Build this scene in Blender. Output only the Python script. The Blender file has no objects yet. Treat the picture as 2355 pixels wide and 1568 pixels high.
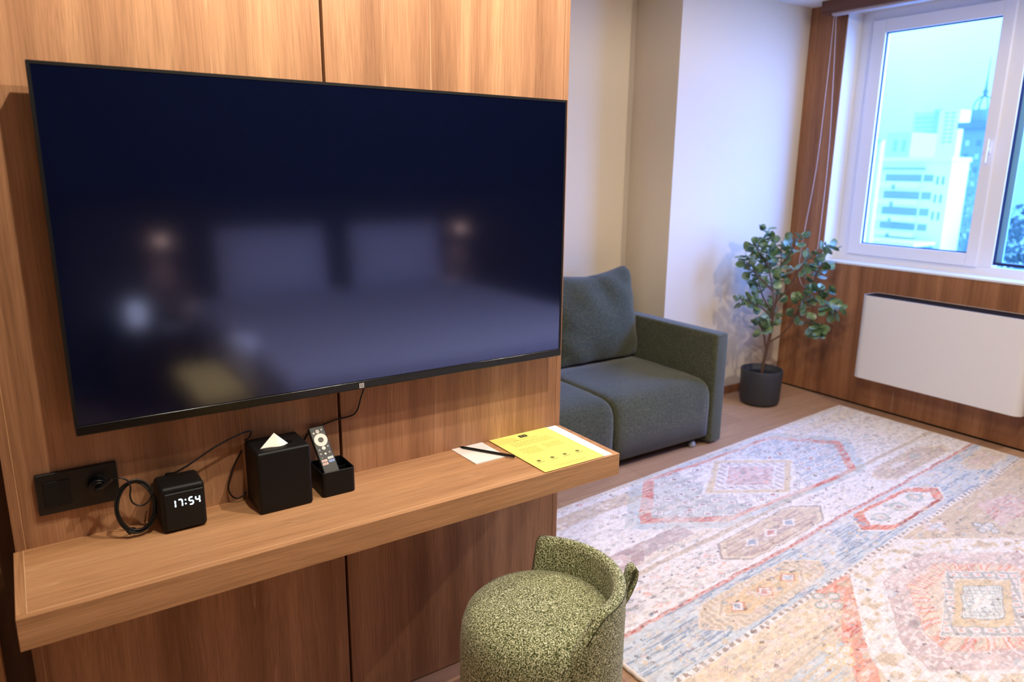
import bpy, bmesh, math, random
import numpy as np
from mathutils import Vector, Matrix
random.seed(7); rng = np.random.default_rng(11)
sc = bpy.context.scene
COL = sc.collection
PI = math.pi

# ------------------------------------------------------------------ helpers
def s2l(c):
    c = c/255.0
    return c/12.92 if c <= 0.04045 else ((c+0.055)/1.055)**2.4
def rgb(r, g, b): return (s2l(r), s2l(g), s2l(b), 1.0)

def link_mesh(name, bm, mat, parent=None, smooth=False, bevel=0, seg=3, angle=None):
    bmesh.ops.recalc_face_normals(bm, faces=bm.faces)
    me = bpy.data.meshes.new(name); bm.to_mesh(me); bm.free()
    return link_me(name, me, mat, parent, smooth, bevel, seg, angle)
def link_me(name, me, mat, parent=None, smooth=False, bevel=0, seg=3, angle=None):
    o = bpy.data.objects.new(name, me); COL.objects.link(o)
    if isinstance(mat, (list, tuple)):
        for m in mat: me.materials.append(m)
    elif mat: me.materials.append(mat)
    if parent is not None:
        o.parent = parent
        o.matrix_parent_inverse = Matrix.Translation(-parent.location) if parent.type == 'EMPTY' and parent.parent is None else Matrix.Identity(4)
    if bevel:
        m = o.modifiers.new('bevel', 'BEVEL'); m.width = bevel; m.segments = seg; m.limit_method = 'ANGLE'; m.angle_limit = math.radians(40)
        for p in me.polygons: p.use_smooth = True
        m.harden_normals = True
    elif smooth:
        for p in me.polygons: p.use_smooth = True
    return o
def empty(name, loc):
    o = bpy.data.objects.new(name, None); COL.objects.link(o); o.location = loc; o.empty_display_size = .05
    return o
def thing(o, label, cat, group=None):
    o['label'] = label; o['category'] = cat
    if group: o['group'] = group
    return o
def structure(o, label=None):
    o['kind'] = 'structure'
    if label: o['label'] = label
    return o

def box(bm, lo, hi, rot=None, piv=None):
    vs = []
    for x in (lo[0], hi[0]):
        for y in (lo[1], hi[1]):
            for z in (lo[2], hi[2]): vs.append(bm.verts.new((x, y, z)))
    f = [(0,1,3,2),(4,6,7,5),(0,4,5,1),(2,3,7,6),(0,2,6,4),(1,5,7,3)]
    for q in f: bm.faces.new([vs[i] for i in q])
    if rot is not None:
        c = Vector(piv)
        for v in vs: v.co = c + rot @ (v.co-c)
    return vs
def boxo(name, lo, hi, mat, parent=None, bevel=0, seg=3):
    bm = bmesh.new(); box(bm, lo, hi); return link_mesh(name, bm, mat, parent, bevel=bevel, seg=seg)
def catmull(pts, n=8):
    P = [Vector(p) for p in pts]; P = [2*P[0]-P[1]]+P+[2*P[-1]-P[-2]]
    out = []
    for i in range(1, len(P)-2):
        for k in range(n):
            t = k/n
            a, b, c, d = P[i-1], P[i], P[i+1], P[i+2]
            out.append(.5*((2*b)+(-a+c)*t+(2*a-5*b+4*c-d)*t*t+(-a+3*b-3*c+d)*t**3))
    out.append(P[-2]); return out
def tube(bm, pts, r, seg=8, closed=False):
    n = len(pts); rings = []
    rr = r if isinstance(r, (list, tuple)) else [r]*n
    prev = None
    for i, p in enumerate(pts):
        if closed: d = pts[(i+1) % n]-pts[i-1]
        else: d = pts[min(i+1, n-1)]-pts[max(i-1, 0)]
        d.normalize()
        if prev is None:
            a = Vector((0, 0, 1)) if abs(d.z) < .9 else Vector((1, 0, 0))
            u = d.cross(a).normalized()
        else:
            u = (prev-d*prev.dot(d)).normalized()
        prev = u; v = d.cross(u)
        rings.append([bm.verts.new(p+(u*math.cos(2*PI*k/seg)+v*math.sin(2*PI*k/seg))*rr[i]) for k in range(seg)])
    m = n if closed else n-1
    for i in range(m):
        A, B = rings[i], rings[(i+1) % n]
        for k in range(seg): bm.faces.new((A[k], A[(k+1) % seg], B[(k+1) % seg], B[k]))
    if not closed:
        bm.faces.new(rings[0]); bm.faces.new(rings[-1][::-1])
def lathe(bm, prof, c, seg=48):
    rings = []
    for r, z in prof:
        if r < 1e-5: rings.append([bm.verts.new((c[0], c[1], z))])
        else: rings.append([bm.verts.new((c[0]+r*math.cos(2*PI*k/seg), c[1]+r*math.sin(2*PI*k/seg), z)) for k in range(seg)])
    for A, B in zip(rings, rings[1:]):
        if len(A) == 1 and len(B) == 1: continue
        for k in range(seg):
            k2 = (k+1) % seg
            if len(A) == 1: bm.faces.new((A[0], B[k], B[k2]))
            elif len(B) == 1: bm.faces.new((A[k], A[k2], B[0]))
            else: bm.faces.new((A[k], A[k2], B[k2], B[k]))
def cyl(bm, a, b, r, seg=20): tube(bm, [Vector(a), Vector(b)], r, seg)

# ------------------------------------------------------------------ materials
def mat(name):
    m = bpy.data.materials.new(name); m.use_nodes = True
    nt = m.node_tree; b = nt.nodes['Principled BSDF']
    return m, nt, b
def N(nt, t, **kw):
    n = nt.nodes.new(t)
    for k, v in kw.items(): setattr(n, k, v)
    return n
def simple(name, col, rough=.5, metal=0, spec=.5, emit=None, estr=0, sheen=0, coat=0):
    m, nt, b = mat(name)
    b.inputs['Base Color'].default_value = col; b.inputs['Roughness'].default_value = rough
    b.inputs['Metallic'].default_value = metal; b.inputs['Specular IOR Level'].default_value = spec
    if emit: b.inputs['Emission Color'].default_value = emit; b.inputs['Emission Strength'].default_value = estr
    if sheen: b.inputs['Sheen Weight'].default_value = sheen
    if coat: b.inputs['Coat Weight'].default_value = coat; b.inputs['Coat Roughness'].default_value = .15
    return m
def ramp(nt, stops, interp='LINEAR'):
    r = N(nt, 'ShaderNodeValToRGB'); r.color_ramp.interpolation = interp
    e = r.color_ramp.elements
    while len(e) > 1: e.remove(e[0])
    e[0].position = stops[0][0]; e[0].color = stops[0][1]
    for p, c in stops[1:]:
        q = e.new(p); q.color = c
    return r
def mix(nt, fac, a, b, mode='MIX'):
    n = N(nt, 'ShaderNodeMix', data_type='RGBA', blend_type=mode)
    for s, v in ((n.inputs[0], fac), (n.inputs[6], a), (n.inputs[7], b)):
        if hasattr(v, 'is_linked') or hasattr(v, 'links'): nt.links.new(v, s)
        else: s.default_value = v
    return n.outputs[2]
def noise(nt, vec, scale, detail=3, rough=.5, dist=0):
    n = N(nt, 'ShaderNodeTexNoise'); nt.links.new(vec, n.inputs['Vector'])
    n.inputs['Scale'].default_value = scale; n.inputs['Detail'].default_value = detail
    n.inputs['Roughness'].default_value = rough; n.inputs['Distortion'].default_value = dist
    return n.outputs['Fac']
def mapped(nt, scale, loc=(0, 0, 0)):
    tc = N(nt, 'ShaderNodeTexCoord'); mp = N(nt, 'ShaderNodeMapping')
    mp.inputs['Scale'].default_value = scale; mp.inputs['Location'].default_value = loc
    nt.links.new(tc.outputs['Object'], mp.inputs['Vector']); return mp.outputs['Vector']
def wood(name, axis='z', cols=None, seed=0, rough=.42):
    """laminate with long straight grain running along one axis"""
    m, nt, b = mat(name)
    cols = cols or [(150, 108, 78), (178, 132, 98), (198, 152, 114)]
    def sc_(a, g): return {'z': (a, a, g), 'x': (g, a, a), 'y': (a, g, a)}[axis]
    lo = (seed*3.1, seed*1.7, seed*.9)
    # slow wander of the grain
    w = noise(nt, mapped(nt, sc_(5, 1.1), lo), 1, 2)
    v = mapped(nt, sc_(1, 1), lo)
    mul = N(nt, 'ShaderNodeMath', operation='MULTIPLY_ADD'); nt.links.new(w, mul.inputs[0]); mul.inputs[1].default_value = .05; mul.inputs[2].default_value = -.025
    cx = N(nt, 'ShaderNodeCombineXYZ')
    for i, a in enumerate('xyz'):
        if a != axis: nt.links.new(mul.outputs[0], cx.inputs[i])
    ad = N(nt, 'ShaderNodeVectorMath', operation='ADD'); nt.links.new(v, ad.inputs[0]); nt.links.new(cx.outputs[0], ad.inputs[1])
    def st(a, g):
        mp = N(nt, 'ShaderNodeMapping'); mp.inputs['Scale'].default_value = sc_(a, g); nt.links.new(ad.outputs[0], mp.inputs['Vector']); return mp.outputs['Vector']
    band = noise(nt, st(11, .35), 1, 2, .5)
    mid = noise(nt, st(42, .8), 1, 4, .6)
    fine = noise(nt, st(330, 7), 1, 3, .6)
    line = noise(nt, st(40, .10), 1, 1, .4)
    r1 = ramp(nt, [(.3, rgb(*cols[0])), (.5, rgb(*cols[1])), (.72, rgb(*cols[2]))]); nt.links.new(band, r1.inputs[0])
    r2 = ramp(nt, [(.30, (.84, .82, .80, 1)), (.55, (1, 1, 1, 1)), (.8, (1.08, 1.08, 1.07, 1))]); nt.links.new(mid, r2.inputs[0])
    r3 = ramp(nt, [(.3, (.76, .74, .71, 1)), (.6, (1.06, 1.06, 1.06, 1))]); nt.links.new(fine, r3.inputs[0])
    r4 = ramp(nt, [(.694, (0, 0, 0, 1)), (.705, (.55, .55, .55, 1)), (.716, (0, 0, 0, 1))]); nt.links.new(line, r4.inputs[0])
    c = mix(nt, 1, r1.outputs[0], r2.outputs[0], 'MULTIPLY'); c = mix(nt, 1, c, r3.outputs[0], 'MULTIPLY')
    c = mix(nt, r4.outputs[0], c, rgb(228, 186, 148))
    nt.links.new(c, b.inputs['Base Color'])
    b.inputs['Roughness'].default_value = rough; b.inputs['Specular IOR Level'].default_value = .3
    bp = N(nt, 'ShaderNodeBump'); bp.inputs['Strength'].default_value = .08; bp.inputs['Distance'].default_value = .0005
    nt.links.new(fine, bp.inputs['Height']); nt.links.new(bp.outputs[0], b.inputs['Normal'])
    return m
def fabric(name, cols, scale=900, bump=.4, rough=.95, sheen=.3, big=0):
    m, nt, b = mat(name)
    v = mapped(nt, (1, 1, 1))
    n = noise(nt, v, scale, 2, .6)
    r = ramp(nt, [(p, rgb(*c)) for p, c in cols]); nt.links.new(n, r.inputs[0])
    out = r.outputs[0]
    if big:
        n2 = noise(nt, v, 3.2, 3, .5); r2 = ramp(nt, [(.3, (1-big, 1-big, 1-big, 1)), (.7, (1+big, 1+big, 1+big, 1))]); nt.links.new(n2, r2.inputs[0])
        out = mix(nt, 1, out, r2.outputs[0], 'MULTIPLY')
    nt.links.new(out, b.inputs['Base Color']); b.inputs['Roughness'].default_value = rough
    b.inputs['Sheen Weight'].default_value = sheen; b.inputs['Specular IOR Level'].default_value = .15
    bp = N(nt, 'ShaderNodeBump'); bp.inputs['Strength'].default_value = bump; bp.inputs['Distance'].default_value = .002
    nt.links.new(n, bp.inputs['Height']); nt.links.new(bp.outputs[0], b.inputs['Normal'])
    return m
def plaster(name, col, amt=.03, scale=260):
    m, nt, b = mat(name)
    v = mapped(nt, (1, 1, 1)); h = mapped(nt, (1, 1, 5))
    a = noise(nt, h, scale, 2, .6); c2 = noise(nt, v, 2, 2, .5)
    r = ramp(nt, [(.3, (1-amt, 1-amt, 1-amt, 1)), (.7, (1+amt, 1+amt, 1+amt, 1))]); nt.links.new(a, r.inputs[0])
    c = mix(nt, 1, rgb(*col), r.outputs[0], 'MULTIPLY'); nt.links.new(c, b.inputs['Base Color'])
    b.inputs['Roughness'].default_value = .85; b.inputs['Specular IOR Level'].default_value = .2
    bp = N(nt, 'ShaderNodeBump'); bp.inputs['Strength'].default_value = .1; bp.inputs['Distance'].default_value = .001
    nt.links.new(a, bp.inputs['Height']); nt.links.new(bp.outputs[0], b.inputs['Normal'])
    return m

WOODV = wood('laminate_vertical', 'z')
WOODVSHADE = wood('laminate_vertical_shaded', 'z', [(132, 88, 60), (158, 108, 74), (178, 126, 88)], seed=2)  # same laminate as the television wall; backlit shade put into darker colours
WOODX = wood('laminate_along_shelf', 'x', [(180, 132, 92), (196, 148, 106), (208, 162, 120)], seed=1)
WOODY = wood('laminate_side', 'y', [(180, 132, 92), (196, 148, 106), (208, 162, 120)], seed=3)
WOODDARK = wood('dark_laminate', 'z', [(62, 38, 22), (78, 50, 30), (94, 62, 38)], seed=4)
CREAM = plaster('cream_wallpaper', (222, 208, 184))
CEIL = plaster('ceiling_paint', (236, 234, 230), .01)
WHITE = simple('white_upvc', rgb(232, 232, 236), .35)
JAMB = simple('white_reveal_paint', rgb(236, 236, 236), .6)
BLACK = simple('black_gap', rgb(5, 5, 5), .9, spec=.1)
BLKPL = simple('black_plastic', rgb(12, 12, 13), .4)
BLKMAT = simple('black_matte_plastic', rgb(14, 15, 17), .5, spec=.28)
BLKGLOSS = simple('black_gloss_plastic', rgb(10, 10, 11), .2)
RAD = simple('radiator_enamel', rgb(226, 222, 220), .4)
PAPERW = simple('white_paper', rgb(246, 240, 236), .8)
TISSUE = simple('tissue_paper', rgb(250, 246, 232), .9)
YEL = simple('yellow_paper', rgb(244, 232, 118), .8)
INK = simple('ink', rgb(60, 56, 40), .8)
INKL = simple('light_ink', rgb(176, 168, 70), .8)
SOFA = fabric('sofa_fabric', [(.34, (36, 38, 24)), (.5, (60, 62, 43)), (.66, (106, 108, 82))], 330, .6, big=.10)
STOOL = fabric('boucle_fabric', [(.38, (48, 54, 30)), (.46, (108, 114, 74)), (.54, (166, 170, 128)), (.64, (236, 238, 206))], 300, .9, sheen=.2)
POT = simple('charcoal_ceramic', rgb(50, 51, 54), .6)
SOIL = simple('dark_soil', rgb(16, 13, 12), .95)
BARK = simple('bark', rgb(96, 68, 52), .85)
CORDM = simple('white_cord', rgb(220, 200, 190), .6)
GREYPL = simple('grey_plastic', rgb(150, 152, 170), .4)
DIG = simple('clock_digits', rgb(200, 225, 255), .5, emit=(.75, .9, 1, 1), estr=2.2)
LED_OFF = simple('clock_face', rgb(19, 21, 24), .45, spec=.3)
BED = fabric('bed_linen', [(.3, (215, 215, 220)), (.7, (235, 235, 238))], 300, .1, sheen=0)
LITOCHRE = simple('lit_ochre', rgb(214, 182, 96), .9)
NAVYWALL = plaster('dark_headboard_wall', (84, 82, 88))
BRASS = simple('brass', rgb(190, 150, 90), .3, .9)

# leaf
m, nt, b = mat('eucalyptus_leaf')
v = mapped(nt, (1, 1, 1)); n = noise(nt, v, 14, 2, .5)
r = ramp(nt, [(.32, rgb(66, 96, 78)), (.46, rgb(96, 126, 84)), (.54, rgb(128, 150, 92)), (.62, rgb(120, 156, 154)), (.72, rgb(140, 174, 184))]); nt.links.new(n, r.inputs[0])
nt.links.new(r.outputs[0], b.inputs['Base Color']); b.inputs['Roughness'].default_value = .34; b.inputs['Specular IOR Level'].default_value = .7
LEAF = m

# floor planks (oak), procedural brick layout
m, nt, b = mat('oak_floor')
v = mapped(nt, (1, 1, 1))
br = N(nt, 'ShaderNodeTexBrick'); nt.links.new(v, br.inputs['Vector'])
br.inputs['Scale'].default_value = 1; br.inputs['Brick Width'].default_value = 1.1; br.inputs['Row Height'].default_value = .14
br.inputs['Mortar Size'].default_value = .0012; br.inputs['Color1'].default_value = rgb(196, 158, 128); br.inputs['Color2'].default_value = rgb(182, 144, 114)
br.inputs['Mortar'].default_value = rgb(140, 104, 78)
g = noise(nt, mapped(nt, (3, 60, 1)), 1, 4, .6)
r = ramp(nt, [(.3, (.84, .83, .82, 1)), (.7, (1.08, 1.08, 1.07, 1))]); nt.links.new(g, r.inputs[0])
nt.links.new(mix(nt, 1, br.outputs['Color'], r.outputs[0], 'MULTIPLY'), b.inputs['Base Color'])
b.inputs['Roughness'].default_value = .38
OAK = m

# TV screen: dark glossy panel with a bluish anti-glare coating; blue base paints in reflected window light
m, nt, b = mat('television_screen')
b.inputs['Base Color'].default_value = (.0012, .003, .016, 1); b.inputs['Roughness'].default_value = .10
b.inputs['Specular Tint'].default_value = (.40, .48, 1.0, 1); b.inputs['IOR'].default_value = 2.7
SCREEN = m
# window glass
m, nt, b = mat('window_glass')
out = nt.nodes['Material Output']; nt.nodes.remove(b)
tr = N(nt, 'ShaderNodeBsdfTransparent'); gl = N(nt, 'ShaderNodeBsdfGlossy'); gl.inputs['Roughness'].default_value = .01
tr.inputs['Color'].default_value = (.96, 1, 1, 1)
mx = N(nt, 'ShaderNodeMixShader'); mx.inputs[0].default_value = .04; nt.links.new(tr.outputs[0], mx.inputs[1]); nt.links.new(gl.outputs[0], mx.inputs[2])
nt.links.new(mx.outputs[0], out.inputs['Surface'])
GLASS = m

# ------------------------------------------------------------------ dimensions (metres, from the perspective of the photograph)
XL, XS = -1.4212, -.7134
WX, YB, YA, XC, H = 3.087, 1.401, 1.769, 1.907, 2.498
YJ, ZK = 1.138, .8966
ZS, ZB, SY = .701, .6375, -.278
YBACK, XLEFT = -3.75, -2.9

# ------------------------------------------------------------------ room shell
structure(boxo('floor', (XLEFT-.1, YBACK-.1, -.08), (WX+.25, YA+.1, 0), OAK))
structure(boxo('ceiling', (XLEFT-.1, YBACK-.1, H), (WX+.25, YA+.1, H+.1), CEIL))
structure(boxo('wall_back', (XLEFT, YA, 0), (XC, YA+.1, H), CREAM), 'cream wallpapered wall behind the sofa')
structure(boxo('wall_right_of_sofa', (XC, YB, 0), (WX+.25, YA+.1, H), CREAM), 'cream wall bay that steps forward beside the plant')
structure(boxo('wall_left', (XLEFT-.1, YBACK, 0), (XLEFT, YA, H), CREAM))
structure(boxo('wall_front', (XLEFT-.1, YBACK-.1, 0), (WX+.25, YBACK, H), NAVYWALL))
YW0 = -.86
bm = bmesh.new()
box(bm, (WX, YJ, 0), (WX+.25, YB, H)); box(bm, (WX, YBACK, 0), (WX+.25, YW0, H))
box(bm, (WX, YW0, 0), (WX+.25, YJ, ZK)); box(bm, (WX, YW0, 2.455), (WX+.25, YJ, H))
structure(link_mesh('wall_window_side', bm, WOODVSHADE), 'brown wood laminate wall around the window')
# reveal lining
bm = bmesh.new()
box(bm, (WX-.001, YJ-.004, ZK+.012), (WX+.155, YJ+.001, 2.455)); box(bm, (WX-.001, YW0-.001, ZK+.012), (WX+.155, YW0+.004, 2.455))
box(bm, (WX+.0, YW0+.004, 2.445), (WX+.155, YJ-.004, 2.4551))
structure(link_mesh('trim_1', bm, JAMB), 'white painted window reveal')
# baseboard
structure(boxo('baseboard_back', (XC, YB-.014, 0), (WX, YB, .055), WOODVSHADE, bevel=.002))
structure(boxo('baseboard_window', (WX-.006, YBACK, 0), (WX, YB-.014, .008), BLACK))

# window : fixed frame, opening sash, panes, mullion, sill
win = structure(empty('window_1', (WX+.155, .14, ZK)), 'white framed window with one opening sash and a fixed pane')
FX0, FX1 = WX+.15, WX+.22
bm = bmesh.new()
z0, z1 = .925, 2.445
box(bm, (FX0, YJ-.08, z0-.02), (FX1, YJ-.004, z1)); box(bm, (FX0, YW0+.004, z0-.02), (FX1, YW0+.07, z1))
box(bm, (FX0, YW0+.07, z0-.02), (FX1, YJ-.08, z0+.032)); box(bm, (FX0, YW0+.07, z1-.055), (FX1, YJ-.08, z1))
link_mesh('window_frame', bm, WHITE, win, bevel=.003)
boxo('mullion', (FX0, .178, z0+.032), (FX1, .262, z1-.055), WHITE, win, bevel=.003)
# sash sits slightly proud of the frame
sa, sb, s0, s1 = .252, 1.052, .952, 2.389
ga, gb, g0, g1 = .317, .967, 1.026, 2.312
bm = bmesh.new()
SX0, SX1 = FX0-.014, FX0+.05
def ring(bm, x0, x1, a, b, c, d, a2, b2, c2, d2):
    box(bm, (x0, a, c), (x1, a2, d)); box(bm, (x0, b2, c), (x1, b, d)); box(bm, (x0, a2, c), (x1, b2, c2)); box(bm, (x0, a2, d2), (x1, b2, d))
ring(bm, SX0, SX1, sa, sb, s0, s1, ga, gb, g0, g1)
sash = link_mesh('sash', bm, WHITE, win, bevel=.005)
bm = bmesh.new(); ring(bm, FX0+.004, FX0+.014, ga-.001, gb+.001, g0-.001, g1+.001, ga+.006, gb-.006, g0+.006, g1-.006)
link_mesh('gasket', bm, simple('blue_black_gasket', rgb(16, 24, 70), .5), sash)
boxo('pane', (FX0+.018, ga-.01, g0-.01), (FX0+.022, gb+.01, g1+.01), GLASS, sash)
bm = bmesh.new(); box(bm, (SX0-.009, .266, 1.585), (SX0, .292, 1.655)); box(bm, (SX0-.032, .272, 1.60), (SX0-.009, .286, 1.618)); box(bm, (SX0-.045, .270, 1.535), (SX0-.03, .288, 1.665))
link_mesh('window_handle', bm, WHITE, sash, bevel=.004)
pa, pb, p0, p1 = YW0+.075, .176, .982, 2.345
bm = bmesh.new(); ring(bm, FX0+.012, FX0+.03, pa, pb+.002, p0-.01, p1+.01, pa+.012, pb-.004, p0+.004, p1-.004)
fx = link_mesh('fixed_gasket', bm, bpy.data.materials['blue_black_gasket'], win)
bm = bmesh.new(); ring(bm, FX0+.035, FX0+.05, pa, pb-.0, p0, p1, pa+.02, pb-.034, p0+.006, p1-.006)
link_mesh('spacer_bar', bm, simple('spacer_grey', rgb(120, 180, 220), .4), win)
boxo('fixed_pane', (FX0+.052, pa, p0), (FX0+.056, pb, p1), GLASS, win)
boxo('window_sill', (WX-.004, YW0, ZK), (FX0+.002, YJ, ZK+.014), WHITE, win, bevel=.003)

# television wall : core, two laminate panels, edge strip
part = structure(empty('wall_partition', (-.71, .05, 0)), 'wood laminate partition wall that carries the television')
boxo('core', (XL+.004, .018, 0), (-.004, .11, H), BLACK, part)
boxo('wood_panel', (XL+.0185, 0, .003), (XS-.0036, .018, H), WOODV, part, bevel=.0008, seg=1)
boxo('wood_panel', (XS+.0036, 0, .003), (-.019, .018, H), WOODV, part, bevel=.0008, seg=1)
boxo('edge_strip', (XL, 0, .003), (XL+.018, .11, H), WOODV, part, bevel=.0008, seg=1)
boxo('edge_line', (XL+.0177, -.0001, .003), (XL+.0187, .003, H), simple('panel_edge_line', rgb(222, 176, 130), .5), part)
boxo('edge_strip', (-.0185, 0, .003), (0, .11, H), WOODV, part, bevel=.0008, seg=1)
boxo('back_panel', (XL+.018, .11, .003), (-.0185, .128, H), WOODV, part)
# recess, its shade put in as dark laminate, and door casing to the left of the television wall
structure(boxo('wall_recess', (XL-.052, .035, 0), (XL-.001, .12, H), WOODDARK), 'wooden return beside the television wall, shade painted as dark wood')
structure(boxo('trim_2', (XL-.17, -.0, 0), (XL-.052, .12, H), wood('casing_wood', 'z', [(150, 104, 62), (176, 126, 80), (196, 150, 100)], seed=6), bevel=.003), 'light wooden door casing at the far left')
structure(boxo('door_1', (XLEFT, .03, 0), (XL-.17, .1, H), WOODDARK), 'dark wooden door beside the television wall')

# ------------------------------------------------------------------ floating shelf
shelf = thing(empty('wall_shelf', (-.71, -.13, ZB)), 'long floating wooden shelf mounted under the television', 'shelf')
PALELINE = simple('pale_edge_line', rgb(232, 190, 144), .5)  # thin pale lines laid along the shelf edge joints
boxo('edge_line', (-1.4085, SY+.0158, ZS-.004), (-.0158, SY+.0172, ZS+.0001), PALELINE, shelf)
boxo('edge_line', (-1.4080, SY+.0172, ZS-.004), (-1.4068, -.0005, ZS+.0001), PALELINE, shelf)
boxo('shelf_board', (-1.4068, SY+.0172, ZB+.0005), (-.0163, 0, ZS), WOODX, shelf, bevel=.0006, seg=1)
bm = bmesh.new()
vs = box(bm, (-1.425, SY-.0, ZB), (0, SY+.016, ZS))
link_mesh('front_edge', bm, WOODX, shelf, bevel=.0008, seg=1)
boxo('side_edge', (-1.425, SY+.0165, ZB), (-1.4073, -.0005, ZS), WOODY, shelf, bevel=.0008, seg=1)
boxo('side_edge', (-.0158, SY+.0165, ZB), (0, -.0005, ZS), WOODX, shelf, bevel=.0008, seg=1)

# ------------------------------------------------------------------ television
TX0, TX1, TZ0, TZ1, TY = -1.290, -.060, .950, 1.663, -.07
tv = thing(empty('television', (-.675, -.04, TZ0)), 'large flat black television on the wood wall, screen off and dark blue', 'television')
boxo('screen_housing', (TX0, TY+.004, TZ0+.003), (TX1, TY+.028, TZ1), BLKPL, tv, bevel=.002)
boxo('screen', (TX0+.006, TY-.0002, TZ0+.021), (TX1-.006, TY+.004, TZ1-.006), SCREEN, tv)
bm = bmesh.new()
box(bm, (TX0, TY-.0015, TZ1-.006), (TX1, TY+.004, TZ1)); box(bm, (TX0, TY-.0015, TZ0+.021), (TX0+.006, TY+.004, TZ1-.006)); box(bm, (TX1-.006, TY-.0015, TZ0+.021), (TX1, TY+.004, TZ1-.006))
link_mesh('bezel', bm, BLKPL, tv)
chin = boxo('lower_bezel', (TX0, TY-.0045, TZ0), (TX1, TY+.006, TZ0+.0208), BLKGLOSS, tv, bevel=.003)
boxo('rear_cover', (-1.07, TY+.028, 1.0), (-.28, -.022, 1.42), BLKPL, tv, bevel=.012)
boxo('wall_bracket', (-.85, -.0225, 1.12), (-.5, -.0001, 1.45), simple('bracket_steel', rgb(40, 40, 42), .5, .6), tv)
bm = bmesh.new(); box(bm, (-.6875, TY-.0056, .9535), (-.6755, TY-.0044, .9655)); lg = link_mesh('logo_badge', bm, simple('logo_silver', rgb(205, 205, 205), .4), tv)
bm = bmesh.new()
for a, c, d, e in ((-.6845, .9555, -.6785, .9567), (-.6845, .9633, -.6785, .9645), (-.6851, .9575, -.6839, .9633), (-.6791, .9565, -.6779, .9625), (-.683, .959, -.680, .9602)):
    box(bm, (a, TY-.0061, c), (d, TY-.0055, e))
link_mesh('logo_mark', bm, simple('logo_grey', rgb(110, 110, 112), .5), lg)

# ------------------------------------------------------------------ power socket with plug
sk = thing(empty('power_outlet', (-1.295, -.005, .816)), 'black triple power outlet plate on the wall left of the clock', 'outlet')
plate = boxo('cover_plate', (-1.371, -.011, .771), (-1.221, 0, .8605), BLKPL, sk, bevel=.003)
bm = bmesh.new()
for cx in (-1.334,):
    box(bm, (cx-.024, -.0135, .788), (cx+.024, -.0105, .843))
link_mesh('usb_module', bm, BLKMAT, sk, bevel=.002)
bm = bmesh.new(); cyl(bm, (-1.262, -.0105, .817), (-1.262, -.0135, .817), .021, 32); link_mesh('socket_well', bm, BLKGLOSS, sk, bevel=.001)
bm = bmesh.new()
cyl(bm, (-1.262, -.0136, .817), (-1.262, -.034, .817), .018, 28); cyl(bm, (-1.262, -.034, .817), (-1.262, -.038, .817), .014, 28)
box(bm, (-1.268, -.050, .811), (-1.256, -.034, .823)); cyl(bm, (-1.262, -.044, .817), (-1.236, -.048, .836), .0042, 10)
plug = thing(link_mesh('power_plug', bm, BLKGLOSS, None, bevel=.0015), 'round black plug pushed into the black wall outlet', 'plug')

# cable coil hanging between outlet and clock
coil = thing(empty('cable_coil', (-1.196, -.04, .71)), 'coiled black cable tied in a ring between outlet and clock', 'cable')
bm = bmesh.new()
for k in range(6):
    off = (random.uniform(-.003, .003), random.uniform(-.003, .003)); rr = .052+random.uniform(-.003, .003)
    pts = []
    for i in range(40):
        a = 2*PI*i/40
        x = -1.196+off[0]+rr*.72*math.cos(a)
        z = .7665+off[1]+rr*1.03*math.sin(a)+.001*math.sin(3*a+k)
        pts.append(Vector((x, -.05-.0012*k+.012*math.sin(a)+.002*math.cos(2*a+k), z)))
    tube(bm, pts, .0022, 6, closed=True)
link_mesh('loops', bm, BLKPL, coil, smooth=True)
bm = bmesh.new()
tube(bm, [Vector((-1.212+.0085*math.cos(t), -.060+.010*math.sin(t), .7168)) for t in [2*PI*i/16 for i in range(16)]], .0022, 6, closed=True)
box(bm, (-1.219, -.068, .7125), (-1.213, -.06, .7205))
link_mesh('cable_tie', bm, BLKPL, coil, smooth=True)
bm = bmesh.new()
tube(bm, catmull([(-1.236, -.048, .836), (-1.222, -.052, .8375), (-1.208, -.054, .829), (-1.2035, -.052, .812), (-1.206, -.05, .79), (-1.201, -.048, .772), (-1.186, -.05, .764), (-1.171, -.052, .772), (-1.163, -.05, .79), (-1.158, -.03, .80)]), .0019, 8)
link_mesh('lead', bm, BLKPL, coil, smooth=True)

# ------------------------------------------------------------------ clock
ck = thing(empty('alarm_clock', (-1.108, -.05, ZS)), 'small black cube clock showing 17:54 in white digits', 'clock')
boxo('clock_body', (-1.1545, -.089, ZS), (-1.0625, -.004, .8065), BLKMAT, ck, bevel=.010, seg=4)
boxo('clock_face', (-1.1475, -.0925, ZS+.006), (-1.0655, -.084, .7935), LED_OFF, ck, bevel=.004, seg=3)
bm = bmesh.new()
SEG = {'1': 'bc', '7': 'abc', '5': 'afgcd', '4': 'fgbc'}
def seg7(bm, ch, x, z, w, h, t):
    y0, y1 = -.0932, -.0924
    P = {'a': ((x, z+h), (x+w, z+h)), 'g': ((x, z+h/2), (x+w, z+h/2)), 'd': ((x, z), (x+w, z)),
         'f': ((x, z+h), (x, z+h/2)), 'b': ((x+w, z+h), (x+w, z+h/2)), 'e': ((x, z+h/2), (x, z)), 'c': ((x+w, z+h/2), (x+w, z))}
    for s in SEG[ch]:
        (xa, za), (xb, zb) = P[s]; g = .0009
        if abs(xa-xb) > 1e-6: box(bm, (xa+g, y0, za-t/2), (xb-g, y1, za+t/2))
        else: box(bm, (xa-t/2, y0, min(za, zb)+g), (xa+t/2, y1, max(za, zb)-g))
for ch, x in (('1', -1.1335), ('7', -1.1195), ('5', -1.0975), ('4', -1.0840)): seg7(bm, ch, x, .7605, .0078, .0162, .0026)
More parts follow.
